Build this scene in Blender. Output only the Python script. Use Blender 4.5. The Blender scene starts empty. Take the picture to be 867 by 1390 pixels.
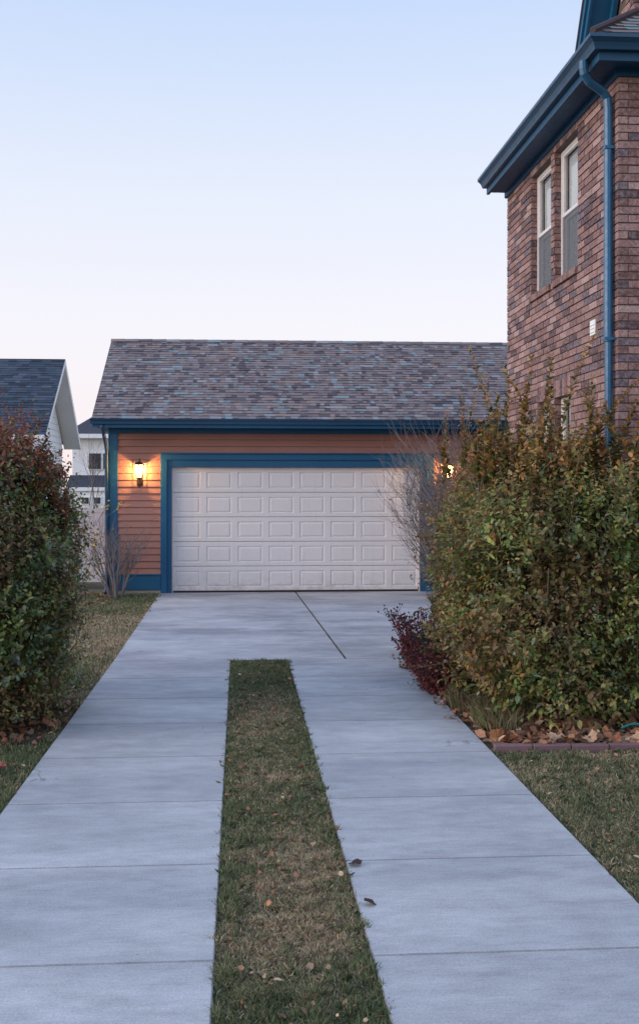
import bpy, math, random
import numpy as np
from mathutils import Vector, noise
random.seed(7); rng = np.random.default_rng(7)
C = bpy.context.scene.collection
R = math.radians

# ------------------------------------------------------------------ materials
def nt_new(name):
    m = bpy.data.materials.new(name); m.use_nodes = True
    t = m.node_tree; t.nodes.clear()
    out = t.nodes.new('ShaderNodeOutputMaterial')
    b = t.nodes.new('ShaderNodeBsdfPrincipled')
    t.links.new(b.outputs[0], out.inputs[0])
    return m, t, b, out
def N(t, kind, **kw):
    n = t.nodes.new(kind)
    for k, v in kw.items():
        if k in n.inputs: n.inputs[k].default_value = v
        else: setattr(n, k, v)
    return n
def ramp(t, src, stops):
    r = t.nodes.new('ShaderNodeValToRGB'); e = r.color_ramp.elements
    while len(e) < len(stops): e.new(0.5)
    for i, (p, c) in enumerate(stops):
        e[i].position = p
        e[i].color = (c[0], c[1], c[2], 1) if hasattr(c, '__len__') else (c, c, c, 1)
    t.links.new(src, r.inputs[0]); return r
def mix(t, a, b, f, mode='MIX'):
    m = t.nodes.new('ShaderNodeMix'); m.data_type = 'RGBA'; m.blend_type = mode
    for sock, v in ((m.inputs[6], a), (m.inputs[7], b), (m.inputs[0], f)):
        if hasattr(v, 'is_output') or isinstance(v, bpy.types.NodeSocket): t.links.new(v, sock)
        elif hasattr(v, '__len__'): sock.default_value = (v[0], v[1], v[2], 1)
        else: sock.default_value = v
    return m.outputs[2]
def mapped(t, scale=(1, 1, 1)):
    tc = t.nodes.new('ShaderNodeTexCoord'); mp = t.nodes.new('ShaderNodeMapping')
    mp.inputs['Scale'].default_value = scale
    t.links.new(tc.outputs['Object'], mp.inputs[0]); return mp.outputs[0]
def noise_tex(t, scale, detail=4, sc=(1, 1, 1), rough=0.55):
    n = t.nodes.new('ShaderNodeTexNoise'); n.inputs['Scale'].default_value = scale
    n.inputs['Detail'].default_value = detail; n.inputs['Roughness'].default_value = rough
    t.links.new(mapped(t, sc), n.inputs['Vector']); return n.outputs['Fac']
def bump(t, b, h, strength, dist):
    n = t.nodes.new('ShaderNodeBump'); n.inputs['Strength'].default_value = strength
    n.inputs['Distance'].default_value = dist
    t.links.new(h, n.inputs['Height']); t.links.new(n.outputs[0], b.inputs['Normal'])

def mat_paint(name, col, rough=0.5, var=0.25, bumpd=0.0006, grain=(1, 1, 1), spec=0.4):
    m, t, b, o = nt_new(name)
    n1 = noise_tex(t, 1.3, 5); n2 = noise_tex(t, 22, 4, grain)
    c1 = mix(t, [c*(1-var) for c in col], [min(1, c*(1+var*.6)) for c in col], n1)
    c2 = mix(t, c1, [c*0.72 for c in col], ramp(t, n2, [(.45, 0), (.85, .5)]).outputs[0])
    t.links.new(c2, b.inputs['Base Color'])
    t.links.new(ramp(t, n2, [(0, rough-.12), (1, min(1, rough+.2))]).outputs[0], b.inputs['Roughness'])
    b.inputs['Specular IOR Level'].default_value = spec
    bump(t, b, n2, 0.6, bumpd); return m
def mat_attr(name, rough=0.8, nscale=40, amt=0.45, bumpd=0.002, spec=0.25, weather=None):
    m, t, b, o = nt_new(name)
    a = t.nodes.new('ShaderNodeAttribute'); a.attribute_name = 'Col'
    n = noise_tex(t, nscale, 6, rough=.65)
    k = ramp(t, n, [(.28, 1-amt), (.72, 1+amt*.45)])
    c = mix(t, a.outputs['Color'], k.outputs[0], 1.0, 'MULTIPLY')
    if weather:
        c = mix(t, c, weather[0], ramp(t, noise_tex(t, weather[1], 5), [(.45, 0), (.8, weather[2])]).outputs[0])
    t.links.new(c, b.inputs['Base Color'])
    b.inputs['Roughness'].default_value = rough; b.inputs['Specular IOR Level'].default_value = spec
    bump(t, b, n, .8, bumpd); return m
def mat_leaf(name, rough=0.5, trans=0.3):
    m, t, b, o = nt_new(name)
    a = t.nodes.new('ShaderNodeAttribute'); a.attribute_name = 'Col'
    n = noise_tex(t, 60, 3)
    k = ramp(t, n, [(.3, .72), (.7, 1.15)])
    c = mix(t, a.outputs['Color'], k.outputs[0], 1.0, 'MULTIPLY')
    t.links.new(c, b.inputs['Base Color']); b.inputs['Roughness'].default_value = rough
    b.inputs['Specular IOR Level'].default_value = 0.35
    tr = t.nodes.new('ShaderNodeBsdfTranslucent'); t.links.new(c, tr.inputs[0])
    ms = t.nodes.new('ShaderNodeMixShader'); ms.inputs[0].default_value = trans
    t.links.new(b.outputs[0], ms.inputs[1]); t.links.new(tr.outputs[0], ms.inputs[2])
    t.links.new(ms.outputs[0], o.inputs[0]); return m

M = {}
M['blue'] = mat_paint('blue_trim_paint', (0.012, 0.105, 0.215), 0.42, .22)
M['blue_metal'] = mat_paint('blue_gutter_enamel', (0.010, 0.066, 0.14), 0.42, .2, .0003, spec=.6)
M['blue_pipe'] = mat_paint('blue_pipe_enamel', (0.022, 0.12, 0.235), 0.35, .18, .0003, spec=.5)
M['navy'] = mat_paint('navy_eave_paint', (0.010, 0.070, 0.15), 0.5, .2)
M['siding'] = mat_paint('terracotta_siding_paint', (0.41, 0.19, 0.145), 0.6, .16, .0008, (1, 1, 9))
M['door'] = mat_paint('off_white_door_enamel', (0.80, 0.745, 0.72), 0.5, .06, .0004, (3, 1, 12))
M['white'] = mat_paint('white_siding_paint', (0.86, 0.86, 0.86), 0.55, .08)
M['cream'] = mat_paint('cream_window_vinyl', (0.76, 0.72, 0.71), 0.45, .08)
M['vinyl'] = mat_paint('white_vinyl_fence', (0.62, 0.60, 0.63), 0.45, .08)
M['footing'] = mat_paint('footing_concrete', (0.36, 0.34, 0.33), 0.85, .3, .002)
M['bronze'] = mat_paint('dark_bronze_metal', (0.035, 0.026, 0.022), 0.4, .2, .0003)
M['brick'] = mat_attr('brick_clay', .85, 38, .62, .004, weather=((.50, .40, .41), 26, .5))
M['mortar'] = mat_paint('raked_mortar', (0.13, 0.10, 0.09), .95, .3, .002)
M['shingle'] = mat_attr('asphalt_shingle', .92, 90, .35, .002, .2)
M['shingle_grey'] = mat_attr('slate_grey_shingle', .92, 60, .3, .002, .2)
M['leaf'] = mat_leaf('shrub_leaf', .5, .3)
M['dryleaf'] = mat_leaf('dry_leaf', .75, .2)
M['grass'] = mat_leaf('grass_blade', .6, .3)
M['bark'] = mat_paint('grey_twig_bark', (0.24, 0.20, 0.19), .85, .35, .001)
M['bark_dark'] = mat_paint('brown_stem_bark', (0.21, 0.145, 0.10), .85, .35, .001)
M['paver'] = mat_paint('purple_edging_clay', (0.20, 0.115, 0.12), .85, .35, .003)
M['hose'] = mat_paint('teal_rubber', (0.01, 0.20, 0.19), .4, .1)
M['blind'] = mat_paint('white_blind_slats', (0.88, 0.88, 0.88), .5, .05)
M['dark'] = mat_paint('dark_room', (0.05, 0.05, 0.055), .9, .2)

def mat_glass():
    m, t, b, o = nt_new('window_glass')
    fr = N(t, 'ShaderNodeFresnel', IOR=1.75)
    g = N(t, 'ShaderNodeBsdfGlossy', Roughness=.03); tr = N(t, 'ShaderNodeBsdfTransparent', Color=(.86, .92, .96, 1))
    ms = N(t, 'ShaderNodeMixShader')
    t.links.new(fr.outputs[0], ms.inputs[0]); t.links.new(tr.outputs[0], ms.inputs[1]); t.links.new(g.outputs[0], ms.inputs[2])
    nz = noise_tex(t, 1.6, 2); bp = N(t, 'ShaderNodeBump', Strength=.25, Distance=.01)
    t.links.new(nz, bp.inputs['Height']); t.links.new(bp.outputs[0], g.inputs['Normal'])
    t.links.new(ms.outputs[0], o.inputs[0]); return m
M['glass'] = mat_glass()
def mat_screen():
    m, t, b, o = nt_new('insect_screen')
    b.inputs['Base Color'].default_value = (.11, .12, .14, 1); b.inputs['Roughness'].default_value = .6
    tr = N(t, 'ShaderNodeBsdfTransparent'); ms = N(t, 'ShaderNodeMixShader')
    ms.inputs[0].default_value = .62
    t.links.new(tr.outputs[0], ms.inputs[1]); t.links.new(b.outputs[0], ms.inputs[2]); t.links.new(ms.outputs[0], o.inputs[0])
    return m
M['screen'] = mat_screen()
def mat_lampglass():
    m, t, b, o = nt_new('seeded_lamp_glass')
    tl = N(t, 'ShaderNodeBsdfTranslucent', Color=(1, .86, .62, 1)); tr = N(t, 'ShaderNodeBsdfTransparent', Color=(1, .95, .85, 1))
    ms = N(t, 'ShaderNodeMixShader')
    t.links.new(ramp(t, noise_tex(t, 40, 2), [(.4, .25), (.6, .5)]).outputs[0], ms.inputs[0])
    t.links.new(tr.outputs[0], ms.inputs[1]); t.links.new(tl.outputs[0], ms.inputs[2]); t.links.new(ms.outputs[0], o.inputs[0])
    return m
M['lampglass'] = mat_lampglass()
def mat_bulb():
    m, t, b, o = nt_new('glowing_bulb')
    e = N(t, 'ShaderNodeEmission', Color=(1, .62, .25, 1), Strength=45.)
    t.links.new(e.outputs[0], o.inputs[0]); return m
M['bulb'] = mat_bulb()
def mat_concrete():
    m, t, b, o = nt_new('broomed_concrete')
    a = t.nodes.new('ShaderNodeAttribute'); a.attribute_name = 'Col'
    broad = noise_tex(t, .9, 5, (.55, 1.7, 1)); broom = noise_tex(t, 9, 6, (.5, 9, 1), .7)
    fine = noise_tex(t, 90, 4, rough=.7)
    c = mix(t, (.36, .36, .37), (.50, .49, .485), ramp(t, broad, [(.32, 0), (.66, 1)]).outputs[0])
    c = mix(t, c, ramp(t, broom, [(.3, .88), (.7, 1.08)]).outputs[0], 1.0, 'MULTIPLY')
    c = mix(t, c, ramp(t, fine, [(.3, .76), (.7, 1.18)]).outputs[0], 1.0, 'MULTIPLY')
    blot = noise_tex(t, 5.5, 9, (.6, 1.3, 1), .75)
    c = mix(t, c, ramp(t, blot, [(.34, .80), (.62, 1.08)]).outputs[0], 1.0, 'MULTIPLY')
    c = mix(t, c, a.outputs['Color'], 1.0, 'MULTIPLY')
    # damp / tyre stains, mostly on the apron before the door
    st = noise_tex(t, 1.1, 8, (.5, .9, 1), .68)
    sx = N(t, 'ShaderNodeSeparateXYZ'); t.links.new(mapped(t), sx.inputs[0])
    far = N(t, 'ShaderNodeMapRange'); far.inputs[1].default_value = 9; far.inputs[2].default_value = 16
    far.inputs[3].default_value = .25; far.inputs[4].default_value = 1.0
    t.links.new(sx.outputs[1], far.inputs[0])
    mm = N(t, 'ShaderNodeMath', operation='MULTIPLY'); t.links.new(ramp(t, st, [(.44, 0), (.62, .65)]).outputs[0], mm.inputs[0]); t.links.new(far.outputs[0], mm.inputs[1])
    c = mix(t, c, (.15, .155, .175), mm.outputs[0])
    spots = N(t, 'ShaderNodeTexVoronoi', Scale=3.1); t.links.new(mapped(t), spots.inputs['Vector'])
    c = mix(t, c, (.09, .08, .075), ramp(t, spots.outputs['Distance'], [(.018, .7), (.03, 0)]).outputs[0])
    vc = N(t, 'ShaderNodeTexVoronoi', feature='DISTANCE_TO_EDGE', Scale=.42); wv = N(t, 'ShaderNodeVectorMath', operation='ADD'); wn = N(t, 'ShaderNodeTexNoise', Scale=2.2, Detail=6.)
    mo = mapped(t); t.links.new(mo, wn.inputs['Vector']); t.links.new(mo, wv.inputs[0]); t.links.new(wn.outputs['Color'], wv.inputs[1]); t.links.new(wv.outputs[0], vc.inputs['Vector'])
    mk = N(t, 'ShaderNodeMath', operation='MULTIPLY'); t.links.new(ramp(t, vc.outputs['Distance'], [(.0012, .7), (.0028, 0)]).outputs[0], mk.inputs[0]); t.links.new(ramp(t, noise_tex(t, .5, 2), [(.56, 0), (.60, 1)]).outputs[0], mk.inputs[1])
    c = mix(t, c, (.10, .095, .095), mk.outputs[0])
    t.links.new(c, b.inputs['Base Color']); b.inputs['Roughness'].default_value = .8
    b.inputs['Specular IOR Level'].default_value = .35
    hh = mix(t, broom, fine, .5); bump(t, b, hh, .5, .002); return m
def mat_door():
    m = mat_paint('off_white_door_enamel', (0.80, 0.745, 0.72), 0.5, .07, .0004, (3, 1, 12)); t = m.node_tree
    b = [n for n in t.nodes if n.type == 'BSDF_PRINCIPLED'][0]; src = b.inputs['Base Color'].links[0].from_socket
    sx = N(t, 'ShaderNodeSeparateXYZ'); t.links.new(mapped(t), sx.inputs[0])
    mr = N(t, 'ShaderNodeMapRange'); mr.inputs[1].default_value = 0; mr.inputs[2].default_value = .42; mr.inputs[3].default_value = 1; mr.inputs[4].default_value = 0
    t.links.new(sx.outputs[2], mr.inputs[0]); mm = N(t, 'ShaderNodeMath', operation='MULTIPLY'); t.links.new(mr.outputs[0], mm.inputs[0])
    t.links.new(ramp(t, noise_tex(t, 7, 7, (1, 1, 1.6), .7), [(.42, 0), (.72, .8)]).outputs[0], mm.inputs[1])
    c = mix(t, src, (.42, .36, .30), mm.outputs[0])
    c = mix(t, c, (.60, .55, .52), ramp(t, noise_tex(t, 3, 6, (4, 1, .35), .7), [(.55, 0), (.8, .5)]).outputs[0])
    t.links.new(c, b.inputs['Base Color']); return m
M['door'] = mat_door()
M['concrete'] = mat_concrete()
def mat_ground():
    m, t, b, o = nt_new('lawn_ground')
    n = noise_tex(t, .8, 6); n2 = noise_tex(t, 35, 5, rough=.7)
    c = mix(t, (.065, .078, .036), (.19, .15, .095), ramp(t, n, [(.4, 0), (.62, 1)]).outputs[0])
    c = mix(t, c, ramp(t, n2, [(.3, .55), (.7, 1.3)]).outputs[0], 1.0, 'MULTIPLY')
    t.links.new(c, b.inputs['Base Color']); b.inputs['Roughness'].default_value = 1
    bump(t, b, n2, 1, .02); return m
M['ground'] = mat_ground()
def mat_soil():
    m, t, b, o = nt_new('bed_soil')
    n2 = noise_tex(t, 28, 6, rough=.7)
    c = mix(t, (.03, .02, .014), (.11, .07, .045), ramp(t, n2, [(.35, 0), (.7, 1)]).outputs[0])
    t.links.new(c, b.inputs['Base Color']); b.inputs['Roughness'].default_value = 1
    bump(t, b, n2, 1, .03); return m
M['soil'] = mat_soil()

# ------------------------------------------------------------------ object helpers
LOC = {}
def thing(name, loc, label, cat, group=None):
    o = bpy.data.objects.new(name, None); C.objects.link(o); o.location = loc
    o['label'] = label; o['category'] = cat
    if group: o['group'] = group
    LOC[o] = Vector(loc); return o
def tag(o, label, cat, group=None):
    o['label'] = label; o['category'] = cat
    if group: o['group'] = group
    return o
class MB:
    def __init__(s): s.v = []; s.f = []; s.c = []
    def poly(s, pts, col=None):
        i = len(s.v); s.v += [tuple(p) for p in pts]; s.f.append(tuple(range(i, i+len(pts))))
        s.c += [col or (1, 1, 1)]*len(pts)
    def box(s, x0, x1, y0, y1, z0, z1, col=None):
        i = len(s.v)
        s.v += [(x0,y0,z0),(x1,y0,z0),(x1,y1,z0),(x0,y1,z0),(x0,y0,z1),(x1,y0,z1),(x1,y1,z1),(x0,y1,z1)]
        s.f += [tuple(i+k for k in q) for q in ((0,3,2,1),(4,5,6,7),(0,1,5,4),(1,2,6,5),(2,3,7,6),(3,0,4,7))]
        s.c += [col or (1, 1, 1)]*8
    def prism(s, prof, a, b, axis='x', col=None):
        # prof: 2D polygon; extruded along the axis from a to b
        n = len(prof); i = len(s.v)
        for e in (a, b):
            for p, q in prof:
                s.v.append({'x': (e, p, q), 'y': (p, e, q), 'z': (p, q, e)}[axis])
        s.f.append(tuple(range(i, i+n))[::-1]); s.f.append(tuple(range(i+n, i+2*n)))
        for k in range(n): s.f.append((i+k, i+(k+1) % n, i+n+(k+1) % n, i+n+k))
        s.c += [col or (1, 1, 1)]*(2*n)
    def tube(s, pts, rad, n=8, cap=True, col=None):
        pts = [Vector(p) for p in pts]
        if not hasattr(rad, '__len__'): rad = [rad]*len(pts)
        i0 = len(s.v); up = None
        for k, p in enumerate(pts):
            d = (pts[min(k+1, len(pts)-1)]-pts[max(k-1, 0)]).normalized()
            if up is None:
                a = Vector((0, 0, 1)) if abs(d.z) < .9 else Vector((1, 0, 0)); up = d.cross(a).normalized()
            else:
                up = (up-d*up.dot(d)).normalized()
            w = d.cross(up)
            for j in range(n):
                t = 2*math.pi*j/n
                s.v.append(tuple(p+(up*math.cos(t)+w*math.sin(t))*rad[k]))
            s.c += [col or (1, 1, 1)]*n
        for k in range(len(pts)-1):
            for j in range(n):
                a = i0+k*n+j; b = i0+k*n+(j+1) % n
                s.f.append((a, b, b+n, a+n))
        if cap:
            s.f.append(tuple(range(i0, i0+n))[::-1]); e = i0+(len(pts)-1)*n; s.f.append(tuple(range(e, e+n)))
    def build(s, name, mat, parent=None, bevel=0, smooth=False, loc=None, col=False):
        me = bpy.data.meshes.new(name)
        off = LOC.get(parent) if parent is not None else (Vector(loc) if loc else Vector((0, 0, 0)))
        if off is None: off = Vector((0, 0, 0))
        me.from_pydata([(p[0]-off.x, p[1]-off.y, p[2]-off.z) for p in s.v], [], s.f); me.update()
        if col:
            a = me.color_attributes.new('Col', 'FLOAT_COLOR', 'POINT')
            arr = np.ones((len(s.v), 4), dtype=np.float32); arr[:, :3] = s.c
            a.data.foreach_set('color', arr.ravel())
        o = bpy.data.objects.new(name, me); me.materials.append(mat); C.objects.link(o)
        if parent is not None: o.parent = parent; LOC[o] = off
        else: o.location = off; LOC[o] = off
        if smooth: me.shade_smooth()
        if bevel:
            m = o.modifiers.new('bevel', 'BEVEL'); m.width = bevel; m.segments = 2; m.limit_method = 'ANGLE'; m.angle_limit = R(40)
        return o
def np_mesh(name, V, F, cols, mat, parent=None, loc=None, smooth=False):
    """V (n,3), F (m,k) same-size faces, cols (n,3)"""
    off = LOC.get(parent) if parent is not None else Vector(loc or (0, 0, 0))
    V = (V-np.array(off)).astype(np.float32)
    me = bpy.data.meshes.new(name); k = F.shape[1]
    me.vertices.add(len(V)); me.vertices.foreach_set('co', V.ravel())
    me.loops.add(F.size); me.loops.foreach_set('vertex_index', F.ravel().astype(np.int32))
    me.polygons.add(len(F)); me.polygons.foreach_set('loop_start', np.arange(0, F.size, k, dtype=np.int32))
    me.polygons.foreach_set('loop_total', np.full(len(F), k, dtype=np.int32))
    me.update(calc_edges=True)
    a = me.color_attributes.new('Col', 'FLOAT_COLOR', 'POINT')
    arr = np.ones((len(V), 4), dtype=np.float32); arr[:, :3] = cols; a.data.foreach_set('color', arr.ravel())
    o = bpy.data.objects.new(name, me); me.materials.append(mat); C.objects.link(o)
    if parent is not None: o.parent = parent; LOC[o] = off
    else: o.location = off; LOC[o] = off
    if smooth: me.shade_smooth()
    return o
def unit(a): return a/np.maximum(np.linalg.norm(a, axis=-1, keepdims=True), 1e-6)
def leaves_mesh(name, P, D, Nn, L, W, cols, mat, parent=None, loc=None, fold=.25, droop=.12):
    """one six-vertex folded ovate leaf per row"""
    D = unit(D); S = unit(np.cross(D, Nn)); U = np.cross(S, D)
    L = L[:, None]; W = W[:, None]
    b = P; tip = P+D*L-U*L*droop
    def side(sg, u, w): return P+D*L*u+S*W*sg*w+U*W*fold*w-U*L*droop*u*u
    V = np.stack([b, side(-1, .3, .46), side(-1, .68, .40), tip, side(1, .68, .40), side(1, .3, .46)], 1)
    n = len(P); base = np.arange(n)[:, None]*6
    F = np.stack([base+np.array([[0, 3, 2, 1]]), base+np.array([[0, 5, 4, 3]])], 1).reshape(-1, 4)
    return np_mesh(name, V.reshape(-1, 3), F, np.repeat(cols, 6, 0), mat, parent, loc)
def structure(o): o['kind'] = 'structure'; return o
def stuff(o): o['kind'] = 'stuff'; return o

# ------------------------------------------------------------------ ground and drive
mb = MB()
mb.poly([(-700, -300, -.035), (700, -300, -.035), (700, 1500, -.035), (-700, 1500, -.035)])
structure(mb.build('ground', M['ground']))
mb = MB()
rr = random.Random(3)
def slab(x0a, x1a, y0, x0b, x1b, y1, top=0.):
    g = rr.uniform(.93, 1.04); c = (g, g, g); b = .006
    P = [(x0a, y0), (x1a, y0), (x1b, y1), (x0b, y1)]
    Q = [(x0a+b, y0+b), (x1a-b, y0+b), (x1b-b, y1-b), (x0b+b, y1-b)]
    mb.poly([(x, y, top) for x, y in Q], c)
    for k in range(4):
        p, q = P[k], P[(k+1) % 4]; a, d = Q[k], Q[(k+1) % 4]
        dk = (g*.68,)*3
        mb.poly([(p[0], p[1], top-b), (q[0], q[1], top-b), (d[0], d[1], top), (a[0], a[1], top)], dk)
        mb.poly([(p[0], p[1], top-.1), (q[0], q[1], top-.1), (q[0], q[1], top-b), (p[0], p[1], top-b)], dk)
ys = [13.08, 11.87, 10.72, 9.56, 8.36, 7.15, 5.94, 4.72, 3.5, 2.3, 1.1, -.1, -1.3, -2.5, -3.7]
g = .0038
for i in range(len(ys)-1):
    slab(-1.476, -.107, ys[i+1]+g, -1.476, -.107, ys[i]-g)
    slab(.57, 1.93, ys[i+1]+g, .57, 1.93, ys[i]-g)
slab(-1.476, 1.250, 13.085, -1.55, 1.092, 21.78)
mb.poly([(1.276, 13.085, 0), (1.93, 13.085, 0), (2.15, 14.6, 0), (3.7, 17.6, 0), (3.85, 21.78, 0), (1.118, 21.78, 0)], (.97,)*3)
mb.poly([(1.276, 13.085, -.1), (1.276, 13.085, 0), (1.118, 21.78, 0), (1.118, 21.78, -.1)], (.8,)*3)
structure(mb.build('driveway', M['concrete'], col=True))
mb = MB()
mb.poly([(1.93, 8.42, -.008), (9, 8.42, -.008), (9, 21.7, -.008), (3.9, 21.7, -.008), (3.72, 17.6, -.008), (2.17, 14.6, -.008), (1.95, 13.0, -.008)])
structure(mb.build('planting_bed', M['soil']))
mb = MB()
mb.poly([(-5, 8.7, -.02), (-1.49, 9.0, -.02), (-1.49, 10.6, -.02), (-2.0, 11.4, -.02), (-5, 11.6, -.02)])
structure(mb.build('hedge_bed', M['soil']))

# ------------------------------------------------------------------ grass
def pnoise(x, y, s, o=0):
    return np.array([noise.noise(Vector((a*s+o, b*s, o))) for a, b in zip(x, y)])
def lawn(name, n, xf, y0, y1, keep=None, power=1.0, h=.034, straw=.45, edges=None, seed=0, tight=False):
    r = np.random.default_rng(seed)
    u = r.random(n)
    y = y0+(y1-y0)*u**power
    x0, x1 = xf(y); x = x0+(x1-x0)*r.random(n)
    if keep is not None:
        k = keep(x, y); x, y = x[k], y[k]; x0, x1 = (x0[k], x1[k]) if hasattr(x0, '__len__') else (x0, x1)
    n = len(x)
    H_ = 1+.9*np.clip(pnoise(x, y, 9., seed+20), -.5, .8)
    nz = pnoise(x, y, 1.1, seed)*.6+pnoise(x, y, 4.2, seed+5)*.45+pnoise(x, y, 17., seed+9)*.3
    st = straw+nz*.8
    if edges is not None: st = st-edges(x, y)
    st = np.clip(st, .06, .92)
    dry = r.random(n) < st
    green = np.array([.070, .092, .040]); green2 = np.array([.13, .145, .078]); s1 = np.array([.42, .335, .22]); s2 = np.array([.25, .175, .115])
    t = r.random(n)[:, None]
    col = np.where(dry[:, None], s1*(1-t)+s2*t, green*(1-t)+green2*t)*1.75*(.6+.8*r.random(n))[:, None]
    dist = np.maximum(y, 3.)
    w = .0016+.00022*dist
    H = h*(.55+.8*r.random(n))*(1-.25*dry)*H_
    ang = r.random(n)*2*np.pi; lean = np.clip(np.abs(r.normal(.45, .35, n))+.3*dry, 0, 1.3)
    if edges is not None or tight: e_ = np.minimum(x-x0, x1-x); lean = np.where(e_ < .05, np.minimum(lean, .85), lean)
    d = np.stack([np.cos(ang), np.sin(ang), np.zeros(n)], 1); a2 = r.random(n)*2*np.pi
    s = np.stack([np.cos(a2), np.sin(a2), np.zeros(n)], 1)*w[:, None]
    B = np.stack([x, y, np.full(n, -.036)], 1)
    up = np.array([0, 0, 1.])
    mid = B+up*(H*.6)[:, None]+d*(H*lean*.4)[:, None]
    tip = B+up*(H*np.clip(1-.3*lean, .3, 1))[:, None]+d*(H*lean)[:, None]
    V = np.stack([B-s, B+s, mid+s*.8, tip, mid-s*.8], 1)
    F = (np.arange(n)[:, None]*5+np.arange(5)[None])
    o = np_mesh(name, V.reshape(-1, 3), F, np.repeat(col, 5, 0), M['grass'])
    return stuff(o)
strip = lawn('grass_strip', 120000, lambda y: (-.112+0*y+.018*np.sin(y*19+2*np.sin(y*5)), .577+0*y+.016*np.sin(y*23+2*np.sin(y*7))), 3.6, 13.12, power=1.35, h=.046, straw=.62,
     edges=lambda x, y: .3*np.clip(np.abs(x-.2)-.16, 0, .25)/.2-.3*np.exp(-((y-9.4)/.8)**2)+.18*(y > 11)+.0*y, seed=2)
tag(strip, 'narrow strip of patchy green and straw turf between the two drive tracks', 'grass')
def lk(x, y): return ~((x < -1.62) & (y > 8.9) & (y < 11.1))
left = lawn('lawn_grass', 170000, lambda y: (-1.45-.6-.22*y, -1.485+0*y), 4.2, 21.75, keep=lk, power=.9, h=.052, straw=.48,
     edges=lambda x, y: .35*(y < 9)+.35*np.clip((y-19)/2, 0, 1)-.45*np.exp(-((y-15.5)/3.)**2), seed=4)
tag(left, 'lawn of short green grass with a straw patch left of the driveway', 'lawn')
right = lawn('lawn_grass', 150000, lambda y: (1.942+0*y, 2.6+.32*y), 3.4, 8.40, power=1.1, h=.048, straw=.58, seed=6, tight=True)
tag(right, 'short patchy lawn grass right of the drive in front of the brick edging', 'lawn')
weeds = lawn('crack_weeds', 2600, lambda y: (1.246-(y-13.08)*.0182, 1.280-(y-13.08)*.0182), 13.1, 19.5, h=.03, straw=1.3, power=1.6,
     keep=lambda x, y: (np.sin(y*7)+np.sin(y*3.1+1)) > -.6, seed=8)
tag(weeds, 'weeds and dirt filling the long joint of the concrete apron', 'weeds')

# ------------------------------------------------------------------ shingles, bricks, siding
PAL_SH = [((.20,.16,.16), 6), ((.235,.20,.20), 5), ((.22,.27,.28), 2.0), ((.28,.20,.17), 1.8), ((.12,.10,.11), 3), ((.235,.185,.18), 4), ((.28,.27,.275), 1.6)]
PAL_GR = [((.050,.070,.095), 4), ((.065,.085,.115), 4), ((.040,.052,.070), 3), ((.08,.10,.13), 2)]
PAL_BR = [((.30,.17,.15), 5), ((.38,.225,.20), 5), ((.225,.122,.108), 4), ((.115,.070,.075), 2), ((.44,.29,.265), 2.4), ((.17,.125,.145), 1.8)]
def pick(pal, r):
    c = r.choices([p[0] for p in pal], [p[1] for p in pal])[0]; k = r.uniform(.85, 1.15)
    return tuple(v*k for v in c)
def shingles(mbo, O, A, B, la, lb, exp=.118, tab=(.065, .145), pal=PAL_SH, seed=1, cut=None):
    """O origin at the eave, A unit vector along the eave, B unit vector up the slope"""
    r = random.Random(seed); O = Vector(O); A = Vector(A).normalized(); B = Vector(B).normalized(); Nn = A.cross(B).normalized()
    if Nn.z < 0: Nn = -Nn
    rows = int(math.ceil(lb/exp))
    for i in range(rows):
        b0 = i*exp; b1 = min(b0+exp*1.06, lb)
        a = -r.uniform(0, .12); prev = None
        while a < la:
            w = r.uniform(*tab); a1 = min(a+w, la); a0 = max(a, 0); a += w
            if a1-a0 < .004: continue
            if cut:
                a0 = cut(a0, a1, b1)
                if a0 is None: continue
                a1 = max(a0, a1) if isinstance(a0, float) else a1
            if prev is not None and r.random() < .18: c = prev
            else: c = pick(pal, r)
            prev = c; t = r.choice((.011, .011, .018)); jb = r.uniform(-.004, .004)
            p = [O+A*a0+B*(b0+jb)+Nn*t, O+A*a1+B*(b0+jb)+Nn*t, O+A*a1+B*b1+Nn*.003, O+A*a0+B*b1+Nn*.003]
            mbo.poly(p, c)
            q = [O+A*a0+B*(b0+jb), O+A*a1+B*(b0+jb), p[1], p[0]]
            mbo.poly(q, tuple(v*.45 for v in c))  # lower edge of each tab coloured darker to paint in its shade line
def bricks(mbo, plane, pos, a0, a1, z0, z1, depth=.09, seed=1, openings=(), start=None, course=.0762, bw=.254, soldier=()):
    """plane 'X': wall facing -X at X=pos running along Y; plane 'Y': wall facing -Y"""
    r = random.Random(seed); j = .0115; n = int(round((z1-z0)/course))
    for i in range(n):
        zb = z0+i*course; zt = zb+course-j-.002
        a = a0+(start(i) if start else (0 if i % 2 else -bw/2))
        while a < a1:
            segs = [(max(a, a0), min(a+bw-j, a1))]
            a += bw
            for (o0, o1, oz0, oz1) in openings:
                if zt > oz0+.02 and zb < oz1-.02:
                    ns = []
                    for s0, s1 in segs:
                        if s1 <= o0 or s0 >= o1: ns.append((s0, s1)); continue
                        if s0 < o0: ns.append((s0, o0))
                        if s1 > o1: ns.append((o1, s1))
                    segs = ns
            for s0, s1 in segs:
                if s1-s0 < .02: continue
                d = r.uniform(-.003, .003); c = pick(PAL_BR, r)
                e = r.uniform(-.0015, .0015)
                if plane == 'X': mbo.box(pos+d, pos+depth, s0, s1, zb+e, zt+e, c)
                else: mbo.box(s0, s1, pos+d, pos+depth, zb+e, zt+e, c)
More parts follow.
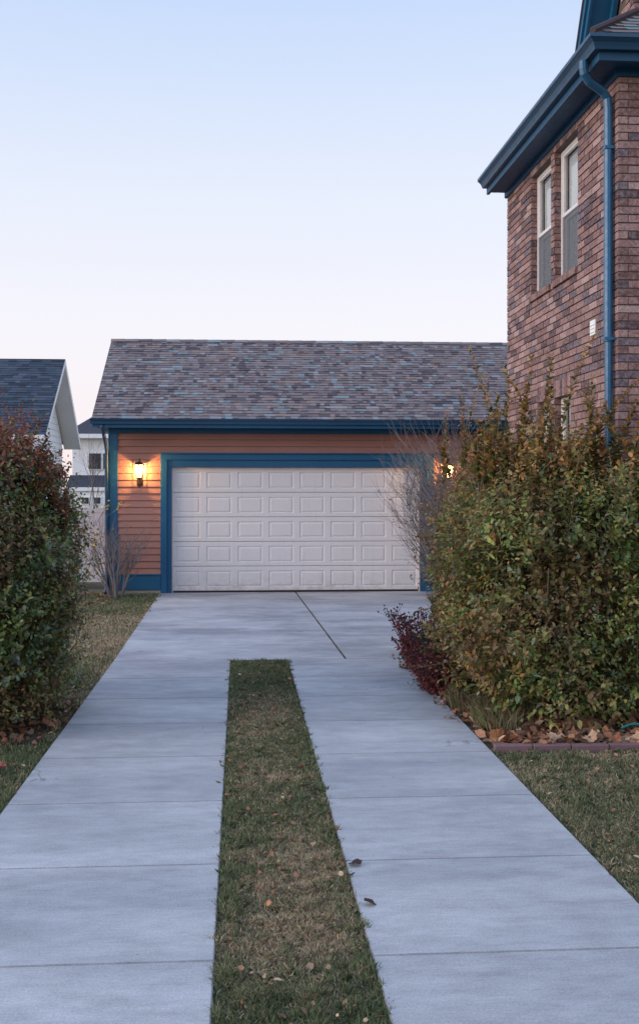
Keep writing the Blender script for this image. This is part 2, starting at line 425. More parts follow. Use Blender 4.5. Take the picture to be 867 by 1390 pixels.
def backing(mbo, plane, pos, th, a0, a1, z0, z1, openings=()):
    ca = sorted({a0, a1, *[o[0] for o in openings], *[o[1] for o in openings]})
    cz = sorted({z0, z1, *[o[2] for o in openings], *[o[3] for o in openings]})
    for i in range(len(ca)-1):
        for k in range(len(cz)-1):
            am = (ca[i]+ca[i+1])/2; zm = (cz[k]+cz[k+1])/2
            if any(o[0] < am < o[1] and o[2] < zm < o[3] for o in openings): continue
            if plane == 'X': mbo.box(pos, pos+th, ca[i], ca[i+1], cz[k], cz[k+1])
            else: mbo.box(ca[i], ca[i+1], pos, pos+th, cz[k], cz[k+1])
def lap(mbo, x0, x1, y, z0, z1, exp=.132, ref=.36):
    """horizontal lap boards on a wall facing -Y"""
    k = int(math.floor((z0-ref)/exp+1e-6))
    while ref+k*exp < z1-1e-4:
        b0 = max(ref+k*exp, z0); b1 = min(ref+(k+1)*exp, z1); k += 1
        if b1-b0 < .01: continue
        mbo.prism([(y-.024, b0), (y-.024, b0+.005), (y-.006, b1-.009), (y+.01, b1-.009), (y+.01, b0)], x0, x1, 'x')
def lap_x(mbo, x, y0, y1, z0, z1, exp=.15, sgn=1):
    k = 0
    while z0+k*exp < z1-1e-4:
        b0 = z0+k*exp; b1 = min(b0+exp, z1); k += 1
        mbo.prism([(x+sgn*.017, b0), (x+sgn*.004, b1), (x-sgn*.01, b1), (x-sgn*.01, b0)], y0, y1, 'y')

# ------------------------------------------------------------------ garage
YG = 21.735; XL = -2.53; XR = 7.3; YB = 27.4
ga = thing('garage', (1.1, YG, 0), 'terracotta sided garage with blue trim at the end of the drive', 'garage')
s = MB()
lap(s, -2.36, -1.534, YG, .36, 3.12); lap(s, -1.534, 3.84, YG, 2.745, 3.12); lap(s, 3.84, 7.12, YG, .36, 3.12)
s.build('siding', M['siding'], ga)
s = MB()   # solid walls behind the boards
s.box(XL+.02, -1.32, YG+.012, YG+.16, 0, 3.25); s.box(3.57, XR-.02, YG+.012, YG+.16, 0, 3.25); s.box(-1.32, 3.57, YG+.012, YG+.16, 2.452, 3.25)
s.box(XL+.02, XL+.15, YG+.16, YB, 0, 3.25); s.box(XR-.15, XR-.02, YG+.16, YB, 0, 3.25); s.box(XL+.02, XR-.02, YB, YB+.14, 0, 3.25)
s.prism([(YG+.2, 3.25), (YB, 3.25), (24.54, 5.18)], XL+.02, XL+.14, 'x'); s.prism([(YG+.2, 3.25), (YB, 3.25), (24.54, 5.18)], XR-.14, XR-.02, 'x')
lap_x(s, XL+.02, YG+.02, YB+.14, .3, 3.25, sgn=-1)
s.build('wall', M['siding'], ga)
s = MB()   # trim boards
s.box(XL, -2.36, YG-.03, YG+.01, .36, 3.12); s.box(XL-.012, XL+.018, YG-.03, YG+.14, .36, 3.2)
s.box(7.12, XR, YG-.03, YG+.01, .36, 3.12); s.box(XR, XR+.014, YG-.03, YG+.14, .36, 3.2)
s.box(XL-.02, XR+.02, YG-.026, YG+.01, 3.122, 3.235)
s.build('corner_trim', M['blue'], ga, bevel=.004)
s = MB()
s.box(XL-.02, -1.537, YG-.045, YG+.01, .065, .345); s.box(XL-.025, -1.537, YG-.058, YG-.0, .347, .375)
s.build('skirt_board', M['blue'], ga, bevel=.004); s = MB(); s.box(3.843, XR+.02, YG-.045, YG+.01, .065, .345); s.box(3.843, XR+.02, YG-.058, YG, .347, .375)
s.build('skirt_board', M['blue'], ga, bevel=.004)
s = MB(); s.box(XL+.01, -1.42, YG-.02, YG+.15, -.12, .06); s.build('footing', M['footing'], ga, bevel=.006)
s = MB(); s.box(3.7, XR-.01, YG-.02, YG+.15, -.12, .06)
s.build('footing', M['footing'], ga, bevel=.006)
s = MB()   # door surround: outer board, inner jamb
s.box(-1.534, -1.41, YG-.04, YG+.012, .0, 2.60); s.box(3.70, 3.84, YG-.04, YG+.012, .0, 2.60)
s.box(-1.534, 3.84, YG-.042, YG+.012, 2.602, 2.715); s.box(-1.55, 3.856, YG-.07, YG+.012, 2.717, 2.742)
s.box(-1.408, -1.322, YG-.012, YG+.10, .0, 2.455); s.box(3.572, 3.698, YG-.012, YG+.10, .0, 2.455)
s.box(-1.408, 3.698, YG-.014, YG+.10, 2.457, 2.60)
s.build('door_surround', M['blue'], ga, bevel=.004)

# garage door: five sections of eight raised panels
X0, X1, ZD = -1.318, 3.568, 2.452; YD = YG+.075
dm = MB(); rows, cols = 5, 8; sh = (ZD-.03)/rows; sw = (X1-X0)/cols
def ring(mbo, o, i, yo, yi):
    (a0, a1, b0, b1), (c0, c1, d0, d1) = o, i
    P = [(a0, yo, b0), (a1, yo, b0), (a1, yo, b1), (a0, yo, b1)]; Q = [(c0, yi, d0), (c1, yi, d0), (c1, yi, d1), (c0, yi, d1)]
    for k in range(4): mbo.poly([P[k], P[(k+1) % 4], Q[(k+1) % 4], Q[k]])
for i in range(rows):
    z0 = .03+i*sh; z1 = z0+sh-.006
    dm.box(X0, X1, YD+.013, YD+.05, z0, z1)
    dm.poly([(X0, YD+.013, z0), (X1, YD+.013, z0), (X1, YD, z0+.008), (X0, YD, z0+.008)])
    dm.poly([(X0, YD, z1-.012), (X1, YD, z1-.012), (X1, YD+.013, z1), (X0, YD+.013, z1)])
    for j in range(cols):
        a0 = X0+j*sw; a1 = a0+sw
        o = (a0, a1, z0+.008, z1-.012); mx = .062; 
        p = (a0+mx, a1-mx, z0+.075, z1-.085)
        ring(dm, o, p, YD, YD)
        def inset(q, d): return (q[0]+d, q[1]-d, q[2]+d, q[3]-d)
        q = p; lv = YD
        for d, y in ((.010, YD+.011), (.016, YD+.011), (.022, YD+.001)):
            q2 = inset(q, d) if False else inset(p, d if d == .010 else (.020 if d == .016 else .046))
            ring(dm, q, q2, lv, y); q = q2; lv = y
        dm.poly([(q[0], lv, q[2]), (q[1], lv, q[2]), (q[1], lv, q[3]), (q[0], lv, q[3])])
gd = dm.build('garage_door', M['door'], ga)
s = MB(); s.box(X0, X1, YD-.006, YD+.04, .0, .03); s.build('bottom_seal', M['bronze'], gd)
s = MB(); s.box(X0, X0+.022, YD-.03, YD-.002, 0, ZD); s.box(X1-.022, X1, YD-.03, YD-.002, 0, ZD); s.box(X0+.022, X1-.022, YD-.03, YD-.002, ZD-.02, ZD)
s.build('weather_strip', M['door'], gd)
# roof
ey, ez, ry, rz = 21.22, 3.37, 24.537, 5.317
sl = math.hypot(ry-ey, rz-ez); B = ((0, ry-ey, rz-ez))
RX0, RX1 = -2.80, 7.55
rf = MB()
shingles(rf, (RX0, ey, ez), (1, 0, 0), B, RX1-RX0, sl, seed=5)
rf.poly([(RX0, 27.85, ez), (RX1, 27.85, ez), (RX1, ry, rz), (RX0, ry, rz)], (.10, .075, .08))
r5 = random.Random(5); x = RX0-.01
while x < RX1:
    c = pick(PAL_SH, r5); x2 = min(x+.30, RX1+.01)
    rf.poly([(x, ry-.12, rz-.045), (x2, ry-.12, rz-.045), (x2, ry, rz+.028), (x, ry, rz+.022)], c)
    rf.poly([(x2, ry+.12, rz-.045), (x, ry+.12, rz-.045), (x, ry, rz+.022), (x2, ry, rz+.028)], c)
    x = x2
rf.build('roof', M['shingle'], ga, col=True)
s = MB()   # roof deck and rake boards
for xa, xb in ((RX0+.012, RX0+.035), (RX1-.035, RX1-.012)):
    s.prism([(ey+.03, ez-.02), (ry, rz-.006), (27.82, ez-.02), (27.82, ez-.17), (ry, rz-.17), (ey+.03, ez-.17)], xa, xb, 'x')
s.box(RX0+.036, RX1-.036, ey+.02, ey+.045, 3.215, 3.352)
s.poly([(RX0+.04, ey+.045, 3.23), (RX1-.04, ey+.045, 3.23), (RX1-.04, YG-.026, 3.236), (RX0+.04, YG-.026, 3.236)])
s.poly([(RX0+.04, ey+.03, ez-.03), (RX1-.04, ey+.03, ez-.03), (RX1-.04, ry, rz-.03), (RX0+.04, ry, rz-.03)])
s.poly([(RX0+.04, ry, rz-.03), (RX1-.04, ry, rz-.03), (RX1-.04, 27.8, ez-.03), (RX0+.04, 27.8, ez-.03)])
s.poly([(RX0+.04, ey+.05, 3.228), (XL, ey+.05, 3.228), (XL, 27.8, 3.228), (RX0+.04, 27.8, 3.228)])
s.box(RX0+.036, RX1-.036, ey+.0, ey+.018, 3.20, 3.262)
s.build('fascia', M['blue'], ga)
def kprof(yo, zt, sgn=1):
    return [(yo+.10, zt-.01), (yo+.10, zt-.105), (yo+.035, zt-.105), (yo+.028, zt-.06), (yo+.004, zt-.022), (yo, zt), (yo+.012, zt), (yo+.012, zt-.018)]
s = MB(); s.prism(kprof(ey-.085, 3.372), RX0-.02, RX1+.02, 'x'); s.build('gutter', M['blue_metal'], ga)
s = MB()
s.tube([(-2.60, ey+.0, 3.27), (-2.60, ey+.01, 3.20), (-2.585, ey+.14, 3.06), (-2.575, YG-.12, 2.86), (-2.57, YG-.065, 2.76), (-2.57, YG-.06, .25), (-2.57, YG-.09, .14), (-2.57, YG-.3, .04)], .034, 8)
s.build('downspout', M['blue_metal'], ga, smooth=True)

# ------------------------------------------------------------------ lanterns
def lantern(x, label):
    o = thing('wall_lantern', (x, YG-.017, 2.2), label, 'wall lamp', 'wall lanterns either side of the garage door')
    y0 = YG-.02; yc = y0-.135
    s = MB(); s.box(x-.058, x+.058, y0-.012, y0, 2.10, 2.34); s.box(x-.045, x+.045, y0-.022, y0-.012, 2.12, 2.32)
    s.build('back_plate', M['bronze'], o, bevel=.004)
    s = MB(); s.tube([(x, y0-.02, 2.17), (x, y0-.045, 2.10), (x, y0-.08, 2.065), (x, y0-.115, 2.09), (x, yc, 2.15), (x, yc, 2.235)], [.011, .011, .012, .012, .012, .014], 8)
    s.tube([(x, y0-.02, 2.27), (x, y0-.07, 2.285), (x, yc, 2.24)], .007, 8)
    s.build('arm', M['bronze'], o, smooth=True)
    s = MB(); zb, zt, wb, wt = 2.255, 2.50, .052, .082
    s.box(x-wb-.01, x+wb+.01, yc-wb-.01, yc+wb+.01, zb-.022, zb)
    for sx in (-1, 1):
        for sy in (-1, 1):
            s.tube([(x+sx*wb, yc+sy*wb, zb), (x+sx*wt, yc+sy*wt, zt)], .0055, 6)
    for k in range(4):
        P = [(-1, -1), (1, -1), (1, 1), (-1, 1)]; a, b = P[k], P[(k+1) % 4]
        s.tube([(x+a[0]*wt, yc+a[1]*wt, zt), (x+b[0]*wt, yc+b[1]*wt, zt)], .007, 6)
        m_ = ((a[0]+b[0])/2, (a[1]+b[1])/2)
        s.tube([(x+m_[0]*wb, yc+m_[1]*wb, zb), (x+m_[0]*wt, yc+m_[1]*wt, zt)], .0035, 6)
    s.build('cage', M['bronze'], o)
    s = MB(); w = wt+.022
    P = [(x-w, yc-w, zt+.006), (x+w, yc-w, zt+.006), (x+w, yc+w, zt+.006), (x-w, yc+w, zt+.006)]; w2 = .022
    Q = [(x-w2, yc-w2, zt+.065), (x+w2, yc-w2, zt+.065), (x+w2, yc+w2, zt+.065), (x-w2, yc+w2, zt+.065)]
    for k in range(4): s.poly([P[k], P[(k+1) % 4], Q[(k+1) % 4], Q[k]])
    s.poly(P[::-1]); s.poly(Q)
    s.tube([(x, yc, zt+.06), (x, yc, zt+.08), (x, yc, zt+.095), (x, yc, zt+.115), (x, yc, zt+.13)], [.016, .009, .017, .012, .002], 8)
    s.build('cap', M['bronze'], o)
    s = MB(); b_, t_ = wb-.004, wt-.006
    P = [(-1, -1), (1, -1), (1, 1), (-1, 1)]
    for k in range(4):
        a, b = P[k], P[(k+1) % 4]
        s.poly([(x+a[0]*b_, yc+a[1]*b_, zb), (x+b[0]*b_, yc+b[1]*b_, zb), (x+b[0]*t_, yc+b[1]*t_, zt), (x+a[0]*t_, yc+a[1]*t_, zt)])
    s.build('glass_shade', M['lampglass'], o)
    s = MB(); s.tube([(x, yc, 2.27), (x, yc, 2.29), (x, yc, 2.32), (x, yc, 2.35), (x, yc, 2.38), (x, yc, 2.39)], [.012, .02, .032, .034, .022, .004], 10)
    s.build('bulb', M['bulb'], o, smooth=True)
    li = bpy.data.lights.new('lantern_light', 'POINT'); li.energy = LAMP_W; li.color = (1, .56, .20); li.shadow_soft_size = .012
    lo = bpy.data.objects.new('lantern_light', li); C.objects.link(lo); lo.parent = o
    lo.location = (0, yc-(YG-.017), 2.425-2.2)
    return o
LAMP_W = 34.0
lantern(-1.933, 'lit bronze lantern on the terracotta siding left of the garage door')
lantern(4.11, 'glowing lantern right of the garage door, mostly hidden behind the shrubs')

# ------------------------------------------------------------------ brick house
HX, HY, HF = 3.5, 10.02, 14.28
W2 = (11.25, 12.11, 4.34, 5.77); W1 = (12.24, 13.10, 4.34, 5.77)
L2 = (11.50, 12.11, 2.05, 3.03); L1 = (12.24, 12.80, 2.05, 3.03)
OP = [W2, W1, L2, L1]
ho = thing('brick_house', (6.5, 12, 0), 'two storey brick house with blue gutters right of the drive', 'house')
s = MB()
def st_front(i): return 0 if i % 2 == 0 else .093
NC = 78
bricks(s, 'Y', HY, HX+.0, 9.4, 0, NC*.0762, seed=11, start=lambda i: 0 if i % 2 == 0 else .1)
for i in range(1, NC, 2):    # corner stretchers that show as a header on the front
    r6 = random.Random(i+900); c = pick(PAL_BR, r6); zb = i*.0762
    s.box(HX, HX+.091, HY, HY+.245, zb, zb+.0647, c)
# keep front-wall bricks of odd courses clear of those corner bricks
bricks(s, 'X', HX, HY+.1, HF, 0, NC*.0762, seed=12, start=lambda i: 0 if i % 2 == 0 else .154, openings=[(o[0], o[1], o[2]-.085, o[3]+.19) for o in OP])
# soldier course heads and rowlock sills
r7 = random.Random(44)
for (a, b, z0, z1) in OP:
    y = a-.0
    k = int(round((b-a)/.0762)); w = (b-a)/k
    for q in range(k):
        c = pick(PAL_BR, r7)
        s.box(HX-.004+r7.uniform(-.002, .002), HX+.09, a+q*w+.002, a+(q+1)*w-.006, z1+.004, z1+.186, c)
        c = pick([PAL_BR[0], PAL_BR[2], PAL_BR[3]], r7)
        s.box(HX-.028, HX+.10, a+q*w+.002, a+(q+1)*w-.006, z0-.078, z0-.006, c)
    # far and near jamb returns
    n = int((z1-z0)/.0762)
    for q in range(n+1):
        zz = z0+q*.0762
        if zz+.01 > z1: break
        for (ya, yb) in ((a-.0, a+.012), (b-.012, b)):
            s.box(HX+.006, HX+.115, ya, yb, zz, min(zz+.067, z1), pick([PAL_BR[2], PAL_BR[3], PAL_BR[0]], r7))
s.build('brick_wall', M['brick'], ho, col=True)
s = MB()
backing(s, 'X', HX+.013, .18, HY+.1, HF-.009, 0, NC*.0762, OP)
s.box(HX+.009, 9.391, HY+.009, HY+.1, 0, NC*.0762); s.box(9.22, 9.391, HY+.1, 22, 0, 5.94); s.box(HX+.189, 9.22, HF-.2, HF-.009, 0, 5.94)
s.box(HX+.2, 9.2, HY+.1, HF-.2, 5.90, 5.93); s.box(HX+.2, 9.2, HY+.1, HF-.2, 3.2, 3.3)
s.box(9.0, 9.2, HY+.1, HF, 0, 5.9)
s.build('mortar', M['mortar'], ho)

def house_window(o, small=False):
    a, b, z0, z1 = o; xf = HX+.075; fw = .036
    a += .012; b -= .012
    s = MB()
    s.box(xf, xf+.07, a, a+fw, z0, z1); s.box(xf, xf+.07, b-fw, b, z0, z1); s.box(xf, xf+.07, a+fw, b-fw, z0, z0+fw); s.box(xf, xf+.07, a+fw, b-fw, z1-fw, z1)
    w = s.build('window', M['cream'], ho, bevel=.004)
    zm = (z0+z1)/2-.02; q0, q1 = a+fw, b-fw
    s = MB(); t = .03; x = xf+.008
    s.box(x, x+.03, q0, q0+t, zm, z1-fw); s.box(x, x+.03, q1-t, q1, zm, z1-fw); s.box(x, x+.03, q0+t, q1-t, zm, zm+t+.01); s.box(x, x+.03, q0+t, q1-t, z1-fw-t, z1-fw)
    s.build('upper_sash', M['cream'], w, bevel=.003)
    s = MB(); x2 = x+.032
    s.box(x2, x2+.03, q0, q0+t, z0+fw, zm+.01); s.box(x2, x2+.03, q1-t, q1, z0+fw, zm+.01); s.box(x2, x2+.03, q0+t, q1-t, z0+fw, z0+fw+t); s.box(x2, x2+.03, q0+t, q1-t, zm-t, zm+.01)
    s.build('lower_sash', M['cream'], w, bevel=.003)
    s = MB(); s.poly([(x+.016, q0+t, zm+t), (x+.016, q1-t, zm+t), (x+.016, q1-t, z1-fw-t), (x+.016, q0+t, z1-fw-t)][::-1]); s.build('upper_pane', M['glass'], w)
    s = MB(); s.poly([(x2+.016, q0+t, z0+fw+t), (x2+.016, q1-t, z0+fw+t), (x2+.016, q1-t, zm-t), (x2+.016, q0+t, zm-t)][::-1]); s.build('lower_pane', M['glass'], w)
    s = MB(); s.poly([(x+.006, q0, z0+fw), (x+.006, q1, z0+fw), (x+.006, q1, zm), (x+.006, q0, zm)]); s.build('insect_screen', M['screen'], w)
    s = MB(); z = z1-fw-.03; k = 0
    while z > z0+fw:
        s.poly([(xf+.076, q0+.01, z-.017), (xf+.076, q1-.01, z-.017), (xf+.081, q1-.01, z+.017), (xf+.081, q0+.01, z+.017)]); z -= .03
    s.build('blind', M['blind'], w)
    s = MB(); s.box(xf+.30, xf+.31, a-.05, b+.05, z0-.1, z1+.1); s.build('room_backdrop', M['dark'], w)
for o in OP: house_window(o)

def eave_sweep(mbo, prof, far=HF+.02, right=9.8):
    """prof: closed polygon of (o, z), o = distance out from the wall; mitred round the near corner"""
    n = len(prof); i = len(mbo.v)
    for kind in range(3):
        for o, z in prof:
            mbo.v.append({0: (HX-o, far, z), 1: (HX-o, HY-o, z), 2: (right, HY-o, z)}[kind]); mbo.c.append((1, 1, 1))
    mbo.f.append(tuple(range(i, i+n))); mbo.f.append(tuple(range(i+2*n, i+3*n))[::-1])
    for k in range(2):
        for j in range(n): mbo.f.append((i+k*n+j, i+k*n+(j+1) % n, i+(k+1)*n+(j+1) % n, i+(k+1)*n+j))
s = MB(); eave_sweep(s, [(.272, 6.075), (.272, 5.965), (.325, 5.965), (.335, 5.99), (.35, 6.02), (.378, 6.045), (.39, 6.052), (.39, 6.085), (.376, 6.085), (.376, 6.06), (.30, 6.04)])
s.build('gutter', M['blue_metal'], ho)
s = MB(); eave_sweep(s, [(.27, 6.10), (.27, 5.885), (.235, 5.885), (.235, 5.905), (.245, 5.93), (.245, 6.10)]); 
eave_sweep(s, [(.233, 5.915), (0.03, 5.915), (0.03, 5.93), (.233, 5.93)])
s.build('fascia', M['navy'], ho)
s = MB(); eave_sweep(s, [(.032, 5.914), (.032, 5.85), (.02, 5.84), (-.0, 5.84), (-.0, 5.914)]); s.build('frieze', M['navy'], ho)
s = MB()
s.tube([(HX-.33, HY-.02, 5.97), (HX-.33, HY-.02, 5.90), (HX-.325, HY-.015, 5.86), (HX-.27, HY+.02, 5.80), (HX-.12, HY+.085, 5.735), (HX-.065, HY+.11, 5.68), (HX-.055, HY+.115, 5.58), (HX-.055, HY+.115, 3.4), (HX-.052, HY+.115, 3.39), (HX-.052, HY+.115, .3), (HX-.08, HY+.10, .16), (HX-.3, HY+.05, .07)],
       [.042]*7+[.044, .038]+[.038]*3, 10)
for z in (5.2, 3.41, 1.6): s.box(HX-.10, HX+.002, HY+.068, HY+.162, z, z+.028)
s.build('downspout', M['blue_pipe'], ho, smooth=False)
s = MB(); s.box(HX-.018, HX, 10.64, 10.80, 3.54, 3.69); 
for z in (3.565, 3.60, 3.635): s.box(HX-.026, HX-.018, 10.66, 10.78, z, z+.012)
s.build('vent_cover', M['white'], ho, bevel=.004)
# roof of the wing: hip on the near corner and the taller storey behind it
s = MB(); e = .36; zt = 6.095; UX = 3.80; UY = 10.42; up = .52
hipA = Vector((HX-e, HY-e, zt)); hipB = Vector((UX+.02, UY-.02, zt+up))
L = (hipB-hipA); 
A = Vector((1, 0, 0)); Bv = Vector((0, L.y, L.z)); lb = Bv.length
shingles(s, hipA, A, Bv, 6.4, lb, seed=21, tab=(.12, .24), cut=lambda a0, a1, b: (max(a0, float(b/lb*L.x+.02)) if a1 > b/lb*L.x+.03 else None))
Bv2 = Vector((L.x, 0, L.z))
shingles(s, (hipA.x, HF+.02, zt), (0, -1, 0), Bv2, HF+.02-hipA.y, Bv2.length, seed=22, cut=lambda a0, a1, b: (a0 if a1 < (HF+.02-hipA.y)-b/Bv2.length*L.y else None))
s.tube([hipA+Vector((0, 0, .02)), hipB+Vector((0, 0, .02))], .03, 6, col=(.11, .085, .09))
s.poly([hipA, (9.8, hipA.y, zt), (9.8, hipB.y, hipB.z), hipB], (.08, .06, .06)); s.poly([hipA, hipB, (hipB.x, HF+.02, hipB.z), (hipA.x, HF+.02, zt)], (.08, .06, .06))
s.build('lower_roof', M['shingle'], ho, col=True)
s = MB()
# upper storey side wall (faces the drive) under a roof that falls towards the back
zU = zt+.02; 
bricks(s, 'X', UX, UY, 11.6, zU, zU+28*.0762, seed=31, openings=[])
bricks(s, 'Y', UY, UX+.1, 9.4, zU+up-.1, zU+up-.1+20*.0762, seed=32)
ub = s
# trim bricks above the falling rake
rk0 = Vector((0, 11.42, 6.0)); rk1 = Vector((0, 10.2, 8.1)); 
def rakez(y): return rk0.z+(rk0.y-y)*(rk1.z-rk0.z)/(rk0.y-rk1.y)
keepf = []
for fi in range(0, len(s.f), 6):
    vs = sorted({v for f in s.f[fi:fi+6] for v in f}); yy = max(s.v[v][1] for v in vs); zz = max(s.v[v][2] for v in vs)
    if zz < rakez(yy)-.02 or min(s.v[v][0] for v in vs) > UX+.05: keepf += s.f[fi:fi+6]
s.f = keepf
s.build('upper_brick_wall', M['brick'], ho, col=True)
s = MB(); s.prism([(UY+.01, zU), (11.5, zU-.2), (11.42, 6.05), (UY+.01, rakez(UY)-.03)], UX+.01, 9.3, 'x'); s.build('upper_mortar', M['mortar'], ho)
s = MB()
YE = 11.40
def rq(x0, x1, d0, d1):   # sloping board between offsets d0..d1 above the rake line
    s.prism([(YE, rakez(YE)+d0), (UY-.25, rakez(UY-.25)+d0), (UY-.25, rakez(UY-.25)+d1), (YE, rakez(YE)+d1)], x0, x1, 'x')
rq(UX-.28, UX-.255, .02, .28); rq(UX-.305, UX-.282, .16, .30); rq(UX-.254, 9.6, .06, .09); rq(UX-.06, UX-.012, -.10, .058)
s.build('rake_board', M['blue'], ho)
s = MB(); s.prism([(YE, rakez(YE)+.30), (UY-.28, rakez(UY-.28)+.30), (UY-.28, rakez(UY-.28)+.34), (YE, rakez(YE)+.34)], UX-.32, 9.6, 'x', col=(.1, .08, .09)); s.build('upper_roof', M['shingle'], ho, col=True)

# ------------------------------------------------------------------ neighbour's white house
nh = thing('white_house', (-10, 35, 0), 'white gabled house with slate grey roof behind the left hedge', 'house')
NX = -5.5; ne, nr, nf = 31.93, 35.5, 38.9; nze, nzr, nzf = 3.59, 6.17, 3.6
s = MB(); Bq = Vector((0, nr-ne, nzr-nze))
shingles(s, (-17, ne, nze), (1, 0, 0), Bq, NX+17, Bq.length, exp=.145, tab=(.15, .33), pal=PAL_GR, seed=41)
s.poly([(-17, nr, nzr), (NX, nr, nzr), (NX, nf, nzf), (-17, nf, nzf)], (.05, .065, .09))
s.build('roof', M['shingle_grey'], nh, col=True)
s = MB(); wx = NX-.55
s.box(-16.6, wx-.02, ne+.5, nf-.5, 0, 3.45)
s.prism([(ne+.5, 3.45), (nf-.5, 3.45), (nf-.5, 3.72), (nr, nzr-.16), (ne+.5, 3.80)], -16.6, wx-.02, 'x')
k = 0
while k*.2 < 6:
    z = k*.2; k += 1
    def cl(zz): return (ne+.5+max(0, (zz-3.7))*(nr-ne)/(nzr-nze), nf-.5-max(0, (zz-3.7))*(nf-nr)/(nzr-nzf))
    a, b = cl(z+.2)
    if b-a < .2: break
    s.prism([(wx+.0, z), (wx-.018, z+.2), (wx-.025, z+.2), (wx-.025, z)], a, b, 'y')
    if z < 3.3: s.prism([(ne+.48, z), (ne+.495, z+.2), (ne+.505, z+.2), (ne+.505, z)], -16.6, wx-.02, 'x')
s.build('siding', M['white'], nh)
s = MB()
s.prism([(ne, nze-.01), (nr, nzr-.01), (nf, nzf-.01), (nf, nzf-.2), (nr, nzr-.22), (ne, nze-.2)], NX-.03, NX+.0, 'x')
s.prism([(ne, nze-.14), (nr, nzr-.16), (nf, nzf-.14), (nf, nzf-.17), (nr, nzr-.2), (ne, nze-.17)], wx-.02, NX-.032, 'x')
s.box(-17, NX-.03, ne-.1, ne+.02, nze-.15, nze+.0); s.box(-17, wx, ne+.02, ne+.5, nze-.15, nze-.12)
s.build('fascia', M['white'], nh)
for x in (-9.5, -12.5):
    s = MB(); s.box(x-.5, x+.5, ne+.42, ne+.49, 1.2, 2.6); w = s.build('window', M['cream'], nh)
    s = MB(); s.box(x-.43, x+.43, ne+.405, ne+.418, 1.27, 2.53); s.build('pane', M['dark'], w)

# distant house
dh = thing('distant_house', (-8, 76, 0), 'far pale house with dark hip roof between hedge and garage', 'house')
s = MB(); s.box(-11.15, 4, 75, 83, 0, 5.5)
for k in range(27): s.prism([(74.97, k*.2), (74.99, k*.2+.2), (75.01, k*.2+.2), (75.01, k*.2)], -11.15, 4, 'x')
s.build('siding', M['white'], dh)
s = MB(); s.poly([(-11.7, 74.4, 5.75), (4.6, 74.4, 5.75), (2, 79, 8.3), (-8.6, 79, 8.3)]); s.poly([(-11.7, 83.6, 5.75), (-11.7, 74.4, 5.75), (-8.6, 79, 8.3)]); s.poly([(4.6, 83.6, 5.75), (-11.7, 83.6, 5.75), (-8.6, 79, 8.3), (2, 79, 8.3)]); s.poly([(4.6, 74.4, 5.75), (4.6, 83.6, 5.75), (2, 79, 8.3)])
for f in range(len(s.c)): s.c[f] = (.07, .068, .085)
s.build('roof', M['shingle_grey'], dh, col=True)
s = MB(); s.box(-11.75, 4.6, 74.3, 74.42, 5.5, 5.78); s.box(-11.7, 4.6, 74.42, 75, 5.48, 5.52); s.box(-11.3, 4, 72.9, 73.0, 1.98, 2.22); s.build('fascia', M['white'], dh)
s = MB(); s.prism([(72.9, 2.2), (75, 3.05), (75, 2.1)], -11.3, 4, 'x', col=(.06, .062, .085)); s.build('porch_roof', M['shingle_grey'], dh, col=True)
s = MB(); s.box(-11.2, 4, 73.05, 75, 0, 1.97); s.build('porch_wall', M['white'], dh)
for (x0, x1, z0, z1, y) in ((-10.05, -9.25, 3.45, 4.5, 74.9), (-9.1, -8.4, 3.45, 4.5, 74.9), (-10.25, -9.8, 1.15, 1.55, 73.0), (-9.5, -9.05, 1.15, 1.55, 73.0), (-8.75, -8.3, 1.15, 1.55, 73.0)):
    s = MB(); s.box(x0-.06, x1+.06, y-.02, y+.08, z0-.06, z1+.06); w = s.build('window', M['white'], dh)
    s = MB(); s.box(x0, x1, y-.035, y-.022, z0, z1); s.build('pane', M['dark'], w)

# fence
fe = thing('vinyl_fence', (-2.7, 23, 0), 'pale vinyl privacy fence beside the left corner of the garage', 'fence')
x = -2.62; first = True
for k in range(6):
    s = MB(); s.box(x-.065, x+.065, 22.94, 23.07, -.1, 1.72); s.prism([(x-.08, 1.72), (x+.08, 1.72), (x, 1.78)], 22.93, 23.08, 'y'); s.build('post', M['vinyl'], fe, bevel=.005)
    s = MB(); xx = x-.065
    s.box(x-2.335, x-.065, 22.985, 23.025, .12, .22); s.box(x-2.335, x-.065, 22.985, 23.025, 1.55, 1.65)
    while xx > x-2.33: s.box(xx-.148, xx-.004, 22.995, 23.015, .2, 1.57); xx -= .151
    s.build('panel', M['vinyl'], fe); x -= 2.4

